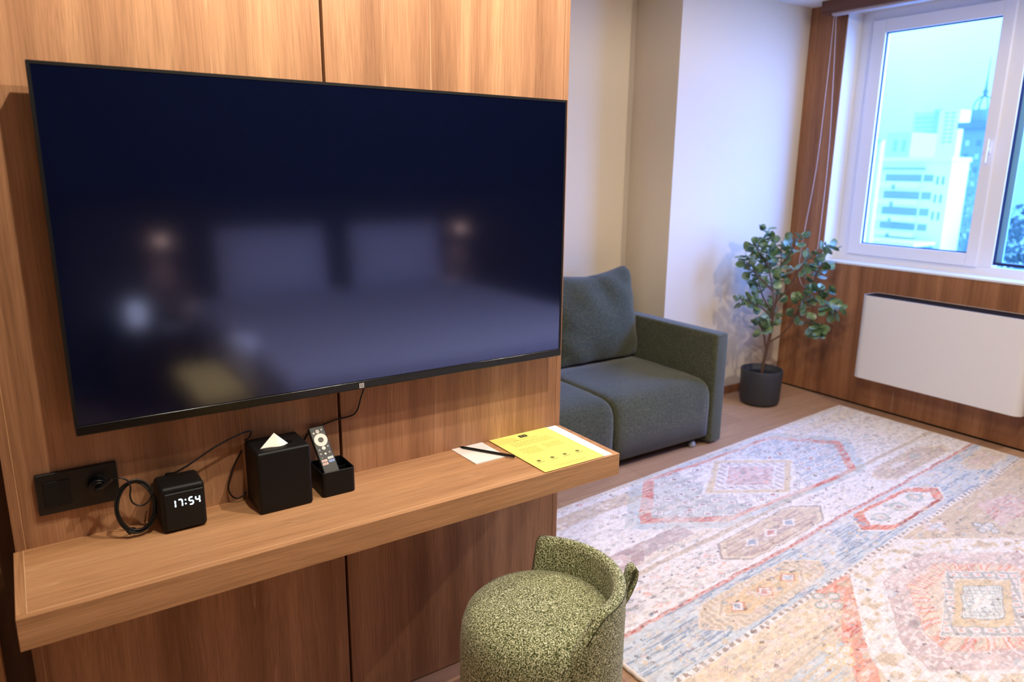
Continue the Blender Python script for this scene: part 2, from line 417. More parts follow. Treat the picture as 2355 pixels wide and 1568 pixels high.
for z in (.7645, .7735): box(bm, (-1.1062, -.0932, z-.0014), (-1.1034, -.0924, z+.0014))
link_mesh('clock_digits', bm, DIG, ck)

# ------------------------------------------------------------------ tissue box
tb = thing(empty('tissue_box', (-.89, -.06, ZS)), 'black cube tissue box with a white tissue poking out of its top', 'tissue box')
boxo('box_body', (-.9535, -.112, ZS), (-.829, -.004, .8505), BLKMAT, tb, bevel=.007, seg=4)
bm = bmesh.new()
rv = []
for i in range(24):
    a = 2*PI*i/24; rv.append(bm.verts.new((-.893+.036*math.cos(a), -.070+.016*math.sin(a), .8508)))
bm.faces.new(rv); link_mesh('slot', bm, BLACK, tb)
bm = bmesh.new()
nu = 10; rows = []
A, Bp, T_ = Vector((-.9385, -.083, .8495)), Vector((-.870, -.081, .8495)), Vector((-.895, -.052, .8725))
for j in range(7):
    t = j/6; row = []
    a = A.lerp(T_, t); b2 = Bp.lerp(T_, t)
    for i in range(nu+1):
        s = i/nu; p = a.lerp(b2, s); p.y += .004*math.sin(s*PI*2)*(1-t)-.006*math.sin(s*PI)*(1-t); row.append(bm.verts.new(p))
    rows.append(row)
for r0, r1 in zip(rows, rows[1:]):
    for i in range(nu): bm.faces.new((r0[i], r0[i+1], r1[i+1], r1[i]))
bmesh.ops.remove_doubles(bm, verts=bm.verts, dist=1e-5)
t_ = link_mesh('tissue', bm, TISSUE, tb, smooth=True)
sm = t_.modifiers.new('s', 'SOLIDIFY'); sm.thickness = .0012

# cable from clock top to behind tissue box
bm = bmesh.new()
tube(bm, catmull([(-1.128, -.004, .800), (-1.125, -.012, .8095), (-1.112, -.028, .8145), (-1.09, -.036, .826), (-1.06, -.036, .841), (-1.02, -.036, .861), (-.975, -.034, .876), (-.948, -.030, .880), (-.940, -.026, .874), (-.945, -.02, .860), (-.952, -.012, .853)]), .0021, 8)
thing(link_mesh('clock_cable', bm, BLKPL, None, smooth=True), 'thin black cable rising from the clock to the tissue box', 'cable')
bm = bmesh.new()
tube(bm, catmull([(-.9585, -.003, .825), (-.972, -.006, .806), (-.988, -.008, .775), (-.997, -.008, .745), (-.993, -.010, .723), (-.981, -.012, .712), (-.967, -.014, .716), (-.957, -.006, .72)]), .0018, 8)
thing(link_mesh('looped_cable', bm, BLKPL, None, smooth=True), 'thin black cable looping out beside the left of the tissue box', 'cable')
bm = bmesh.new()
tube(bm, catmull([(-.642, -.014, .965), (-.648, -.012, .937), (-.659, -.010, .905), (-.668, -.010, .878), (-.680, -.008, .864), (-.70, -.006, .860), (-.73, -.006, .858), (-.765, -.006, .850), (-.8, -.006, .835), (-.815, -.006, .80), (-.8165, -.006, .75), (-.8155, -.006, .71)]), .0021, 8)
thing(link_mesh('television_cable', bm, BLKPL, None, smooth=True), 'black cable hanging from the television down behind the remote control', 'cable')

# ------------------------------------------------------------------ remote holder and remote
hx0, hx1, hy0, hy1, hz = -.8025, -.7185, -.1035, -.012, .765
hb = thing(empty('organizer_box', (-.76, -.057, ZS)), 'open black box holding the remote control, right of the tissue box', 'box')
bm = bmesh.new(); t = .003
def rrect(x0, x1, y0, y1, r, z, n=5):
    out = []
    for cx, cy, a in ((x1-r, y1-r, 0), (x0+r, y1-r, 90), (x0+r, y0+r, 180), (x1-r, y0+r, 270)):
        for k in range(n+1):
            q = math.radians(a+90*k/n); out.append(bm.verts.new((cx+r*math.cos(q), cy+r*math.sin(q), z)))
    return out
r0 = rrect(hx0+.002, hx1-.002, hy0+.002, hy1-.002, .008, ZS); r1 = rrect(hx0, hx1, hy0, hy1, .009, ZS+.003); r2 = rrect(hx0, hx1, hy0, hy1, .009, hz-.001)
r3 = rrect(hx0+.001, hx1-.001, hy0+.001, hy1-.001, .008, hz); r4 = rrect(hx0+t, hx1-t, hy0+t, hy1-t, .006, hz-.0005); r5 = rrect(hx0+t, hx1-t, hy0+t, hy1-t, .006, ZS+.004)
rs_ = [r0, r1, r2, r3, r4, r5]
for A_, B_ in zip(rs_, rs_[1:]):
    for k in range(len(A_)): bm.faces.new((A_[k], A_[(k+1) % len(A_)], B_[(k+1) % len(A_)], B_[k]))
bm.faces.new(r0[::-1]); bm.faces.new(r5)
link_mesh('box_shell', bm, BLKMAT, hb)
boxo('divider', (hx0+t, -.052, ZS+.004), (hx1-t, -.0495, hz-.012), BLKMAT, hb)

rd = Vector((-.0105, .076, .099)).normalized()           # along the remote, upwards
rx = Vector((1, .02, .03)); rx = (rx-rd*rx.dot(rd)).normalized()
rn = rx.cross(rd)                                          # outward (towards camera / up)
if rn.y > 0: rn = -rn
RM = thing(empty('remote_control', (-.774, -.085, .72)), 'slim black television remote leaning upright in the black box', 'remote control')
topc = Vector((-.7835, -.0185, .8565)); L_ = .131
def rp(u, v_, w=0): return topc+rx*u-rd*v_+rn*w           # u right, v down from the top edge, w out
def rbox(bm, u0, u1, v0, v1, w0, w1):
    vs = [bm.verts.new(rp(u, v_, w)) for u in (u0, u1) for v_ in (v0, v1) for w in (w0, w1)]
    for q in [(0,1,3,2),(4,6,7,5),(0,4,5,1),(2,3,7,6),(0,2,6,4),(1,5,7,3)]: bm.faces.new([vs[i] for i in q])
def rdisc(bm, u, v_, r, w0, w1, ri=0, seg=28):
    def circ(rad, w): return [bm.verts.new(rp(u+rad*math.cos(2*PI*k/seg), v_+rad*math.sin(2*PI*k/seg), w)) for k in range(seg)]
    A_, B_ = circ(r, w0), circ(r, w1)
    for k in range(seg): bm.faces.new((A_[k], A_[(k+1) % seg], B_[(k+1) % seg], B_[k]))
    if ri:
        C_ = circ(ri, w1); D_ = circ(ri, w0)
        for k in range(seg):
            bm.faces.new((B_[k], B_[(k+1) % seg], C_[(k+1) % seg], C_[k])); bm.faces.new((C_[k], C_[(k+1) % seg], D_[(k+1) % seg], D_[k]))
    else: bm.faces.new(B_)
bm = bmesh.new(); rbox(bm, -.0195, .0195, 0, L_, -.012, 0); link_mesh('remote_body', bm, simple('remote_plastic', rgb(42, 42, 40), .45), RM, bevel=.003)
BTNW = simple('white_button', rgb(244, 240, 228), .5); BTNG = simple('grey_button', rgb(168, 166, 166), .5)
bm = bmesh.new(); rdisc(bm, .0005, .0375, .0165, -.0005, .0012, .0068); link_mesh('navigation_ring', bm, BTNW, RM)
for u, v_, r, mm in ((-.0005, .0145, .0048, BTNW), (.0105, .0125, .0024, BTNW), (-.0108, .0170, .0024, BTNW), (.0005, .0592, .0048, BTNW), (.0118, .0572, .0025, BTNG), (-.0112, .0618, .0025, BTNG),
                 (-.0112, .0722, .0024, BTNG), (.0, .0740, .0026, BTNW), (.0108, .0725, .0026, BTNG), (-.0112, .0822, .0014, BTNG)):
    bm = bmesh.new(); rdisc(bm, u, v_, r, -.0005, .0009, 0, 16); link_mesh('button', bm, mm, RM)
bm = bmesh.new(); rdisc(bm, .0005, .0375, .0055, -.0005, .0006, 0, 24); link_mesh('select_button', bm, BLKPL, RM)
for u, v_, c1, c2 in ((-.0085, .0905, (232, 214, 208), (206, 110, 104)), (.0085, .0865, (232, 238, 236), (150, 176, 176)), (-.0085, .0985, (236, 216, 206), (206, 116, 98)), (.0085, .0950, (168, 196, 236), (60, 100, 190))):
    bm = bmesh.new(); rbox(bm, u-.0072, u+.0072, v_-.003, v_+.003, -.0005, .0009)
    k_ = link_mesh('app_button', bm, simple('btn%g%g' % (u, v_), rgb(*c1), .5), RM, bevel=.0004, seg=1)
    bm = bmesh.new()
    for q in range(4): rbox(bm, u-.0052+q*.0027, u-.0034+q*.0027, v_-.0012, v_+.0012, .0008, .0011)
    link_mesh('button_text', bm, simple('btnt%g%g' % (u, v_), rgb(*c2), .5), k_)

# ------------------------------------------------------------------ papers and pencil
def quad_prism(bm, pts, z0, z1):
    a = [bm.verts.new((x, y, z0)) for x, y in pts]; b2 = [bm.verts.new((x, y, z1)) for x, y in pts]
    bm.faces.new(a[::-1]); bm.faces.new(b2)
    for i in range(4): bm.faces.new((a[i], a[(i+1) % 4], b2[(i+1) % 4], b2[i]))
bm = bmesh.new(); quad_prism(bm, [(-.236, -.271), (-.024, -.2735), (-.0175, -.0015), (-.229, -.001)], ZS, ZS+.0022)
thing(link_mesh('white_sheet', bm, PAPERW), 'white sheets lying under the yellow paper at the shelf end', 'paper')
py = thing(empty('yellow_paper', (-.15, -.13, ZS+.0025)), 'yellow printed sheet at the right end of the shelf', 'paper')
YP = [(-.2605, -.2745), (-.0535, -.2740), (-.0535, .0-.0012), (-.2625, -.0012)]
bm = bmesh.new(); quad_prism(bm, YP, ZS+.0024, ZS+.0030); link_mesh('sheet', bm, YEL, py)
ang = .0
def pl(bm, x0, x1, y, h=.0016): box(bm, (x0, y-h, ZS+.0030), (x1, y, ZS+.0032))
bm = bmesh.new(); box(bm, (-.172, -.034, ZS+.0030), (-.144, -.016, ZS+.0033)); link_mesh('printed_logo', bm, simple('logo_black', rgb(48, 44, 26), .8), py)
bm = bmesh.new(); box(bm, (-.166, -.028, ZS+.0033), (-.160, -.022, ZS+.0034)); box(bm, (-.156, -.028, ZS+.0033), (-.150, -.022, ZS+.0034)); link_mesh('logo_letters', bm, simple('logo_yellow', rgb(150, 140, 60), .8), py)
random.seed(3)
TINK = simple('text_ink', rgb(168, 158, 66), .8); IINK = simple('icon_ink', rgb(110, 104, 50), .8)
def words(bm, x0, x1, y, h=.0016):
    x = x0
    while x < x1-.004:
        w = random.uniform(.004, .012); pl(bm, x, min(x+w, x1), y, h); x += w+.0022
def block(name, lines, h=.0016):
    bm = bmesh.new()
    for l_ in lines: words(bm, *l_, h)
    link_mesh(name, bm, TINK, py)
block('printed_heading', [(-.205, -.118, -.046)], .0026)
block('printed_paragraph', [(-.228, -.088-.004*(i % 2), -.060-.0065*i) for i in range(5)])
block('printed_column', [(-.232, -.172, -.108-.0065*i) for i in range(5)]+[(-.225, -.165, -.1405-.0065*i) for i in range(2)])
block('printed_column', [(-.150, -.086, -.108-.0065*i) for i in range(5)])
block('printed_footer', [(-.215, -.10, -.252), (-.20, -.12, -.259)])
for cx in (-.229, -.183, -.139, -.094):
    bm = bmesh.new()
    bm.faces.new([bm.verts.new((cx+.0065*math.cos(2*PI*k/14), -.203+.0055*math.sin(2*PI*k/14), ZS+.00325)) for k in range(14)])
    pl(bm, cx-.012, cx+.012, -.213, .0018)
    link_mesh('printed_icon', bm, IINK, py)
bm = bmesh.new(); quad_prism(bm, [(-.384, -.1275), (-.284, -.1265), (-.287, -.0012), (-.3885, -.0012)], ZS, ZS+.0028)
npad = thing(link_mesh('notepad', bm, simple('note_paper', rgb(242, 234, 226), .8)), 'small blank white notepad left of the yellow paper', 'notepad')
pen = thing(empty('pencil', (-.318, -.07, ZS+.006)), 'black pencil lying across the white notepad', 'pencil')
pa_, pb_ = Vector((-.3655, .0-.004, ZS+.0068)), Vector((-.2725, -.1490, ZS+.0068))
pd = (pb_-pa_).normalized()
bm = bmesh.new(); tube(bm, [pa_+pd*.014, pb_], .0038, 6); link_mesh('pencil_shaft', bm, BLKPL, pen)
bm = bmesh.new(); tube(bm, [pa_, pa_+pd*.0145], [.0006, .0038], 8); link_mesh('pencil_tip', bm, BLACK, pen)

# ------------------------------------------------------------------ stool
SC = Vector((-.35, -.384)); R = .212
st = thing(empty('upholstered_stool', (SC.x, SC.y, 0)), 'round green boucle stool with a low curved backrest', 'stool')
bm = bmesh.new()
prof = [(0, .02), (.17, .02), (.195, .026), (.202, .04), (.205, .12), (.2055, .25), (.205, .315), (.201, .352), (.191, .380), (.172, .399), (.14, .410), (.09, .416), (.04, .4185), (0, .419)]
lathe(bm, prof, (SC.x, SC.y), 72)
link_mesh('seat', bm, STOOL, st, smooth=True)
bm = bmesh.new()
a0, a1 = math.radians(-104), math.radians(60); nA, rows = 64, []
for i in range(nA+1):
    f = i/nA; a = a0+(a1-a0)*f
    e0 = min(1, f/.16); e1 = min(1, (1-f)/.035)
    h = .40+.088*(math.sin(e0*PI/2)**1.2) if e0 < 1 else .488
    h = .385+(h-.385)*math.sqrt(max(0, 1-(1-e1)**2)) if e1 < 1 else h
    h = max(h, .385)
    ro = R+.002; ri = ro-.034
    if f < .06: ro = R-.004+(.006*f/.06)
    sec = [(ro-.006, .02), (ro-.001, .03), (ro, .2), (ro, h-.016), (ro-.003, h-.006), (ro-.011, h), (ri+.010, h-.001), (ri+.003, h-.008), (ri, h-.02), (ri, .37), (ri, .02)]
    rows.append([bm.verts.new((SC.x+r*math.cos(a), SC.y+r*math.sin(a), z)) for r, z in sec])
for A_, B_ in zip(rows, rows[1:]):
    for k in range(len(A_)-1): bm.faces.new((A_[k], A_[k+1], B_[k+1], B_[k]))
bm.faces.new(rows[0]); bm.faces.new(rows[-1][::-1])
bk = link_mesh('backrest', bm, STOOL, st, smooth=True)
# seam piping along the outside of the backrest rim
bm = bmesh.new(); pts = []
for i in range(3, nA-1):
    f = i/nA; a = a0+(a1-a0)*f; e0 = min(1, f/.16); h = .40+.088*(math.sin(e0*PI/2)**1.2) if e0 < 1 else .488
    pts.append(Vector((SC.x+(R+.0005)*math.cos(a), SC.y+(R+.0005)*math.sin(a), h-.012)))
tube(bm, pts, .0016, 6); link_mesh('seam', bm, simple('seam_thread', rgb(58, 62, 34), .9), bk, smooth=True)
# pull loop on the back
bm = bmesh.new()
la = math.radians(-22); dv = Vector((math.cos(la), math.sin(la), 0)); tv_ = Vector((-math.sin(la), math.cos(la), 0))
path = [(.004, .385), (.012, .42), (.018, .455), (.024, .477), (.034, .484), (.041, .474), (.038, .448), (.026, .415), (.010, .385)]
pp = catmull([(p[0], 0, p[1]) for p in path], 5)
L0 = []
for i, p in enumerate(pp):
    q = Vector((SC.x, SC.y, 0))+dv*(R+p.x)+Vector((0, 0, p.z))
    w = .016
    d = (pp[min(i+1, len(pp)-1)]-pp[max(i-1, 0)]).normalized(); nrm = Vector((-d.z, 0, d.x))
    off = (dv*nrm.x+Vector((0, 0, nrm.z)))*.003
    L0.append([bm.verts.new(q-tv_*w-off), bm.verts.new(q+tv_*w-off), bm.verts.new(q+tv_*w+off), bm.verts.new(q-tv_*w+off)])
for A_, B_ in zip(L0, L0[1:]):
    for k in range(4): bm.faces.new((A_[k], A_[(k+1) % 4], B_[(k+1) % 4], B_[k]))
bm.faces.new(L0[0]); bm.faces.new(L0[-1][::-1])
link_mesh('pull_loop', bm, STOOL, st, smooth=True)
bm = bmesh.new(); lathe(bm, [(0, 0), (.16, 0), (.16, .021), (0, .021)], (SC.x, SC.y), 40); link_mesh('stool_base', bm, BLKPL, st)

# ------------------------------------------------------------------ sofa
sofa = thing(empty('sofa', (.8, 1.2, 0)), 'dark green fabric sofa in the alcove behind the television wall', 'sofa')
def soft(name, lo, hi, rad, parent, mat_=SOFA, seg=5, puff=0):
    bm = bmesh.new(); box(bm, lo, hi)
    bmesh.ops.bevel(bm, geom=bm.edges[:], offset=rad, segments=seg, affect='EDGES', profile=.5)
    if puff:
        bmesh.ops.subdivide_edges(bm, edges=bm.edges[:], cuts=2, use_grid_fill=True)
    return link_mesh(name, bm, mat_, parent, smooth=True)
for x0, x1 in ((.998, 1.690), (.30, .994), (-.39, .296)):
    bm = bmesh.new()
    # seat upholstery: rounded front edge, cross-section in y-z swept along x
    sec = [(1.61, .06), (1.61, .375), (1.30, .383), (1.0, .380), (.90, .374), (.855, .362), (.828, .340), (.814, .305), (.810, .25), (.813, .06)]
    xs = [x0+(x1-x0)*f for f in (0, .012, .04, .1, .3, .5, .7, .9, .96, .988, 1)]
    rws = []
    for x in xs:
        d = min(x-x0, x1-x); e = .016*math.exp(-d/.009)
        rws.append([bm.verts.new((x, y+(e if y < 1.2 else 0), z-(e if z > .1 else 0))) for y, z in sec])
    for A_, B_ in zip(rws, rws[1:]):
        for k in range(len(sec)): bm.faces.new((A_[k], A_[(k+1) % len(sec)], B_[(k+1) % len(sec)], B_[k]))
    bm.faces.new(rws[0]); bm.faces.new(rws[-1][::-1])
    link_mesh('seat_cushion', bm, SOFA, sofa, smooth=True)
soft('armrest', (1.692, .806, .012), (1.793, 1.73, .628), .018, sofa)
soft('armrest', (-.50, .806, .012), (-.392, 1.73, .628), .018, sofa)
soft('sofa_back', (-.39, 1.60, .06), (1.69, 1.74, .66), .03, sofa)
boxo('underframe', (-.38, .86, .035), (1.68, 1.7, .07), BLACK, sofa)
for x in (1.60, -.30):
    bm = bmesh.new(); lathe(bm, [(0, 0), (.014, 0), (.019, .008), (.019, .02), (.012, .036), (0, .036)], (x, .845), 20)
    link_mesh('foot', bm, GREYPL, sofa, smooth=True)
# back pillows: puffed, leaning
def pillow(cx, name, label, w=.62, h=.56, seed=0, yb=1.335, lean=.2):
    rs = random.Random(seed); n = 28; bm = bmesh.new(); front, back = [], []
    for j in range(n+1):
        fr, bk_ = [], []
        for i in range(n+1):
            u, v_ = i/n*2-1, j/n*2-1
            t_ = (max(0, (1-abs(u)**2.6))*max(0, (1-abs(v_)**2.6)))**.45
            pin = 1-.055*(1-abs(u)**2)*abs(v_)**6-.0; pin2 = 1-.05*(1-abs(v_)**2)*abs(u)**6
            x = u*w/2*pin2; z = v_*h/2*pin
            # slack corner at the top right
            z += (.030*max(0, u)**2-.035*max(0, u)**12)*max(0, v_)**2 - .02*max(0, v_)**2*(1-abs(u)); x -= .018*max(0, u)**10*max(0, v_)**10
            wr = .010*math.sin(9*u+5*v_+seed)*t_*max(0, v_+.2) + .008*math.exp(-((u-.1-.25*(1-v_))/.06)**2)*max(0, v_)*-1.6
            wr += .007*math.sin(14*u*v_+3)*t_
            wr -= .014*math.exp(-((v_+.45-.3*u)/.07)**2)*max(0, -u)
            y = -.105*t_-.006-wr; yb_ = .075*t_
            def tr(px, py_, pz):
                return Vector((cx+px, yb+lean*(pz+h/2)+py_+.10, .372+(pz+h/2)*math.cos(lean*.9)))
            fr.append(bm.verts.new(tr(x, y, z))); bk_.append(bm.verts.new(tr(x, yb_, z)))
        front.append(fr); back.append(bk_)
    for j in range(n):
        for i in range(n):
            bm.faces.new((front[j][i], front[j][i+1], front[j+1][i+1], front[j+1][i]))
            bm.faces.new((back[j][i], back[j+1][i], back[j+1][i+1], back[j][i+1]))
    for i in range(n):
        bm.faces.new((front[0][i], back[0][i], back[0][i+1], front[0][i+1])); bm.faces.new((front[n][i+1], back[n][i+1], back[n][i], front[n][i]))
        bm.faces.new((front[i][0], front[i+1][0], back[i+1][0], back[i][0])); bm.faces.new((front[i+1][n], front[i][n], back[i][n], back[i+1][n]))
    o = link_mesh(name, bm, SOFA, None, smooth=True)
    return thing(o, label, 'cushion')
pillow(1.385, 'sofa_cushion', 'loose green back cushion leaning against the sofa back by the right armrest', seed=1, h=.54, w=.68)

# ------------------------------------------------------------------ plant
PC = (2.573, 1.150)
plant = thing(empty('potted_plant', (PC[0], PC[1], 0)), 'leafy eucalyptus plant in a charcoal pot in the corner', 'plant')
bm = bmesh.new()
lathe(bm, [(0, 0), (.105, 0), (.118, .008), (.124, .03), (.131, .20), (.132, .226), (.130, .231), (.122, .231), (.119, .226), (.116, .19), (0, .188)], PC, 56)
link_mesh('pot', bm, POT, plant, smooth=True)
bm = bmesh.new(); lathe(bm, [(0, .189), (.116, .189), (.116, .193), (0, .196)], PC, 40); link_mesh('soil', bm, SOIL, plant)
# branches: (pixel-measured) skeleton in the plane facing the room, h = sideways offset, z = height, d = depth offset
hd = Vector((.826, -.563, 0)).normalized(); dd = Vector((-.563, -.826, 0)).normalized()
def pp3(h, z, d): 
    q = Vector((PC[0], PC[1], 0))+hd*h+dd*d; q.z = z
    q.x = min(q.x, WX-.03); q.y = min(q.y, YB-.03); return q
br_ = [
 [(0, .19, 0), (.015, .33, 0), (.03, .46, .01), (.04, .58, .0), (.06, .74, -.02), (.07, .90, -.03), (.06, 1.02, -.03)],
 [(.03, .46, .01), (.02, .60, .05), (.0, .75, .06), (-.04, .90, .06), (-.06, 1.00, .05), (-.05, 1.13, .04)],
 [(.015, .36, 0), (-.02, .46, .03), (-.05, .52, .05), (-.06, .56, .05)],
 [(.02, .40, 0), (.10, .47, .03), (.15, .56, .05), (.19, .68, .06), (.26, .74, .06), (.34, .76, .05)],
 [(.19, .68, .06), (.27, .66, .1), (.35, .66, .11), (.40, .63, .12)],
 [(.04, .56, 0), (-.04, .63, .03), (-.12, .67, .04), (-.20, .70, .04)],
 [(.05, .66, -.01), (.13, .78, .0), (.18, .90, .02), (.26, .98, .03), (.36, 1.02, .04)],
 [(.0, .75, .06), (-.10, .84, .08), (-.17, .90, .08), (-.19, .96, .07)],
 [(-.04, .90, .06), (-.12, 1.0, .08), (-.15, 1.04, .08)],
 [(.07, .90, -.03), (.12, 1.0, 0), (.14, 1.1, .02)],
 [(.12, .60, .03), (.20, .58, .08), (.27, .53, .1), (.30, .50, .1)],
 [(.04, .58, 0), (-.02, .70, -.06), (-.05, .82, -.08), (-.02, .94, -.08)],
 [(.15, .56, .05), (.22, .64, -.02), (.30, .86, -.02), (.33, .92, -.02)],
]
bmT = bmesh.new(); bmL = bmesh.new(); rl = random.Random(21)
def leaf(bm, p, d, nrm, L, Wd):
    d = d.normalized(); s = d.cross(nrm).normalized(); nn = s.cross(d).normalized()
    outline = [(0, 0), (.10, .28), (.32, .47), (.58, .50), (.82, .36), (1, 0)]
    mid = [bm.verts.new(p+d*(L*u)-nn*(.10*L*math.sin(u*PI))) for u, _ in outline]
    A_ = [mid[0]]+[bm.verts.new(p+d*(L*u)+s*(Wd*w)+nn*(.02*L)) for u, w in outline[1:-1]]+[mid[-1]]
    B_ = [mid[0]]+[bm.verts.new(p+d*(L*u)-s*(Wd*w)+nn*(.02*L)) for u, w in outline[1:-1]]+[mid[-1]]
    for E_ in (A_, B_):
        for k in range(len(mid)-1):
            vs = []
            for v in (mid[k], mid[k+1], E_[k+1], E_[k]):
                if v not in vs: vs.append(v)
            if len(vs) >= 3: bm.faces.new(vs)
for bi, b_ in enumerate(br_):
    P = catmull([tuple(pp3(*q)) for q in b_], 6)
    n_ = len(P); r0 = .011 if bi == 0 else .006
    tube(bmT, P, [max(.0016, r0*(1-.8*i/n_)) for i in range(n_)], 7)
    ext = P[-1]
    start = .42 if bi < 2 else .4
    for i in range(int(n_*start), n_):
        for rep in range(2 if i % 2 else 3):
            t_ = (P[min(i+1, n_-1)]-P[max(i-1, 0)]).normalized()
            a = rl.uniform(0, 2*PI); side = Vector((rl.uniform(-1, 1), rl.uniform(-1, 1), rl.uniform(-.5, .6)))
            side = (side-t_*side.dot(t_)).normalized(); d = (side+t_*.35).normalized()
            base = P[i]+side*rl.uniform(.004, .03)
            nrm = Vector((rl.uniform(-1, 1), rl.uniform(-1, .4), rl.uniform(0, 1.3)))
            Lf = rl.uniform(.044, .064)
            tip = base+d*Lf*1.1
            if tip.x > WX-.012 or tip.y > YB-.012: continue
            tube(bmT, [P[i], base], .0008, 4)
            leaf(bmL, base, d, nrm, Lf, Lf*rl.uniform(.9, 1.08))
link_mesh('trunk', bmT, BARK, plant, smooth=True)
link_mesh('foliage', bmL, LEAF, plant, smooth=True)

# ------------------------------------------------------------------ radiator
rad = thing(empty('radiator', (2.99, .3, .2)), 'white flat panel convector heater on the wood wall under the window', 'radiator')
bm = bmesh.new()
ya, yb = -.205, .740; x0, x1 = 2.917, WX-.0008; z0, z1 = .230, .747
def rr(x0, x1, ya, yb, r, n=8):
    out = [(x1, ya)]
    for k in range(n+1):
        a = PI/2*k/n; out.append((x0+r-r*math.sin(a), ya+r-r*math.cos(a)))
    for k in range(n+1):
        a = PI/2*k/n; out.append((x0+r-r*math.cos(a), yb-r+r*math.sin(a)))
    out.append((x1, yb)); return out
o_ = rr(x0, x1, ya, yb, .045)
top = [bm.verts.new((x, y, z1)) for x, y in o_]; bot = [bm.verts.new((x, y, z0)) for x, y in o_]
i_ = rr(x0+.003, x1-.001, ya+.003, yb-.003, .042)
ti = [bm.verts.new((x, y, z1)) for x, y in i_]; td = [bm.verts.new((x, y, z1-.03)) for x, y in i_]
n = len(o_)
for k in range(n):
    k2 = (k+1) % n
    bm.faces.new((top[k], top[k2], bot[k2], bot[k])); bm.faces.new((top[k], ti[k], ti[k2], top[k2])); bm.faces.new((ti[k], td[k], td[k2], ti[k2]))
bm.faces.new(bot); bm.faces.new(td)
cas = link_mesh('casing', bm, RAD, rad)
bm = bmesh.new(); j_ = rr(x0+.0032, x1-.0015, ya+.0032, yb-.0032, .0415)
bm.faces.new([bm.verts.new((x, y, z1-.002)) for x, y in j_])
vg = link_mesh('top_grille', bm, simple('grille_black', rgb(22, 18, 18), .6), rad)
bm = bmesh.new()
for k in range(60):
    y = ya+.05+k*(yb-ya-.1)/59; box(bm, (x0+.018, y-.0015, z1-.0018), (x1-.012, y+.0015, z1+.0005))
link_mesh('grille_slats', bm, simple('slat_dark', rgb(34, 27, 26), .5), rad)
bm = bmesh.new(); cyl(bm, (x0+.05, .0, z0), (x0+.05, .0, z0-.012), .006); link_mesh('drain_knob', bm, BLACK, rad)

# ------------------------------------------------------------------ roller blind pelmet and cord
bl = thing(empty('roller_blind', (3.0, .3, 2.43)), 'wooden blind pelmet running along the ceiling above the window', 'blind')
boxo('pelmet', (2.955, YW0-.2, 2.425), (WX-.001, 1.243, H-.001), wood('pelmet_wood', 'y', [(96, 60, 44), (112, 72, 52), (128, 84, 60)], seed=8), bl, bevel=.002)
boxo('rail', (2.975, YW0-.1, 2.409), (3.02, 1.180, 2.4245), simple('rail_grey', rgb(190, 178, 180), .5), bl, bevel=.002)
bm = bmesh.new()
p = catmull([(2.985, 1.17, 2.41), (2.99, 1.175, 2.0), (2.995, 1.19, 1.5), (3.0, 1.24, 1.0), (3.0, 1.24, .80), (3.0, 1.18, .72), (3.0, 1.13, .80), (2.999, 1.115, 1.5), (2.995, 1.135, 2.0), (2.99, 1.16, 2.41)], 10)
tube(bm, p, .0018, 6); link_mesh('pull_cord', bm, CORDM, bl, smooth=True)

# ------------------------------------------------------------------ rug (woven pattern as dye colours of the pile)
RX0, RX1, T0, T1, SL = .045, 2.957, -1.47, .607, .0735
step = .004
NX, NY = int((RX1-RX0)/step), int((T1-T0)/step)
S, T = np.meshgrid(np.linspace(RX0, RX1, NX+1), np.linspace(T0, T1, NY+1)); SG, TG = S, T
def lin(c):
    c = np.array(c, float)/255; return np.where(c <= .04045, c/12.92, ((c+.055)/1.055)**2.4)
def smooth_noise(sx, sy, seed):
    g = np.random.default_rng(seed).random((int((T1-T0)/sy)+3, int((RX1-RX0)/sx)+3))
    fx, fy = (SG-RX0)/sx, (TG-T0)/sy; ix, iy = fx.astype(int), fy.astype(int); ax, ay = fx-ix, fy-iy
    ax, ay = ax*ax*(3-2*ax), ay*ay*(3-2*ay)
    return g[iy, ix]*(1-ax)*(1-ay)+g[iy, ix+1]*ax*(1-ay)+g[iy+1, ix]*(1-ax)*ay+g[iy+1, ix+1]*ax*ay
abr = smooth_noise(.16, .006, 1)*.6+smooth_noise(.05, .005, 2)*.4      # weft streaks
blot = smooth_noise(.12, .09, 3); blot2 = smooth_noise(.03, .02, 4); fleck = smooth_noise(.012, .008, 5)
wx = (smooth_noise(.03, .012, 41)-.5)*.012+(smooth_noise(.4, .3, 42)-.5)*.02
wy = (smooth_noise(.05, .03, 43)-.5)*.008+(smooth_noise(.5, .4, 44)-.5)*.012
S, T = S+wx, T+wy                                                      # hand-knotted irregularity
IV, CR, TAN, RED, CORAL, BLUE, PALEB, GREY, DARK, MAUVE, PINK, GOLD, SAGE = [lin(c) for c in
   ((240, 234, 234), (234, 218, 200), (206, 186, 164), (204, 88, 74), (236, 152, 130), (132, 154, 184), (192, 208, 222), (160, 164, 166), (92, 92, 100), (180, 154, 158), (226, 200, 200), (236, 208, 164), (176, 190, 186))]
Cc = np.zeros(S.shape+(3,)); Cc[:] = IV
def fill(mask, c, a=1.0):
    a = (mask*a)[..., None] if not isinstance(a, np.ndarray) else (mask*a)[..., None]
    Cc[:] = Cc*(1-a)+c*a
def poly(pts):
    """polygon given in room coordinates (x, y)"""
    P = [(x, y-SL*x) for x, y in pts]; ins = np.zeros(S.shape, bool); n = len(P)
    for i in range(n):
        (x1, y1), (x2, y2) = P[i], P[(i+1) % n]
        if abs(y2-y1) < 1e-9: y2 += 1e-9
        c = ((y1 > T) != (y2 > T)) & (S < (x2-x1)*(T-y1)/(y2-y1)+x1); ins ^= c
    return ins
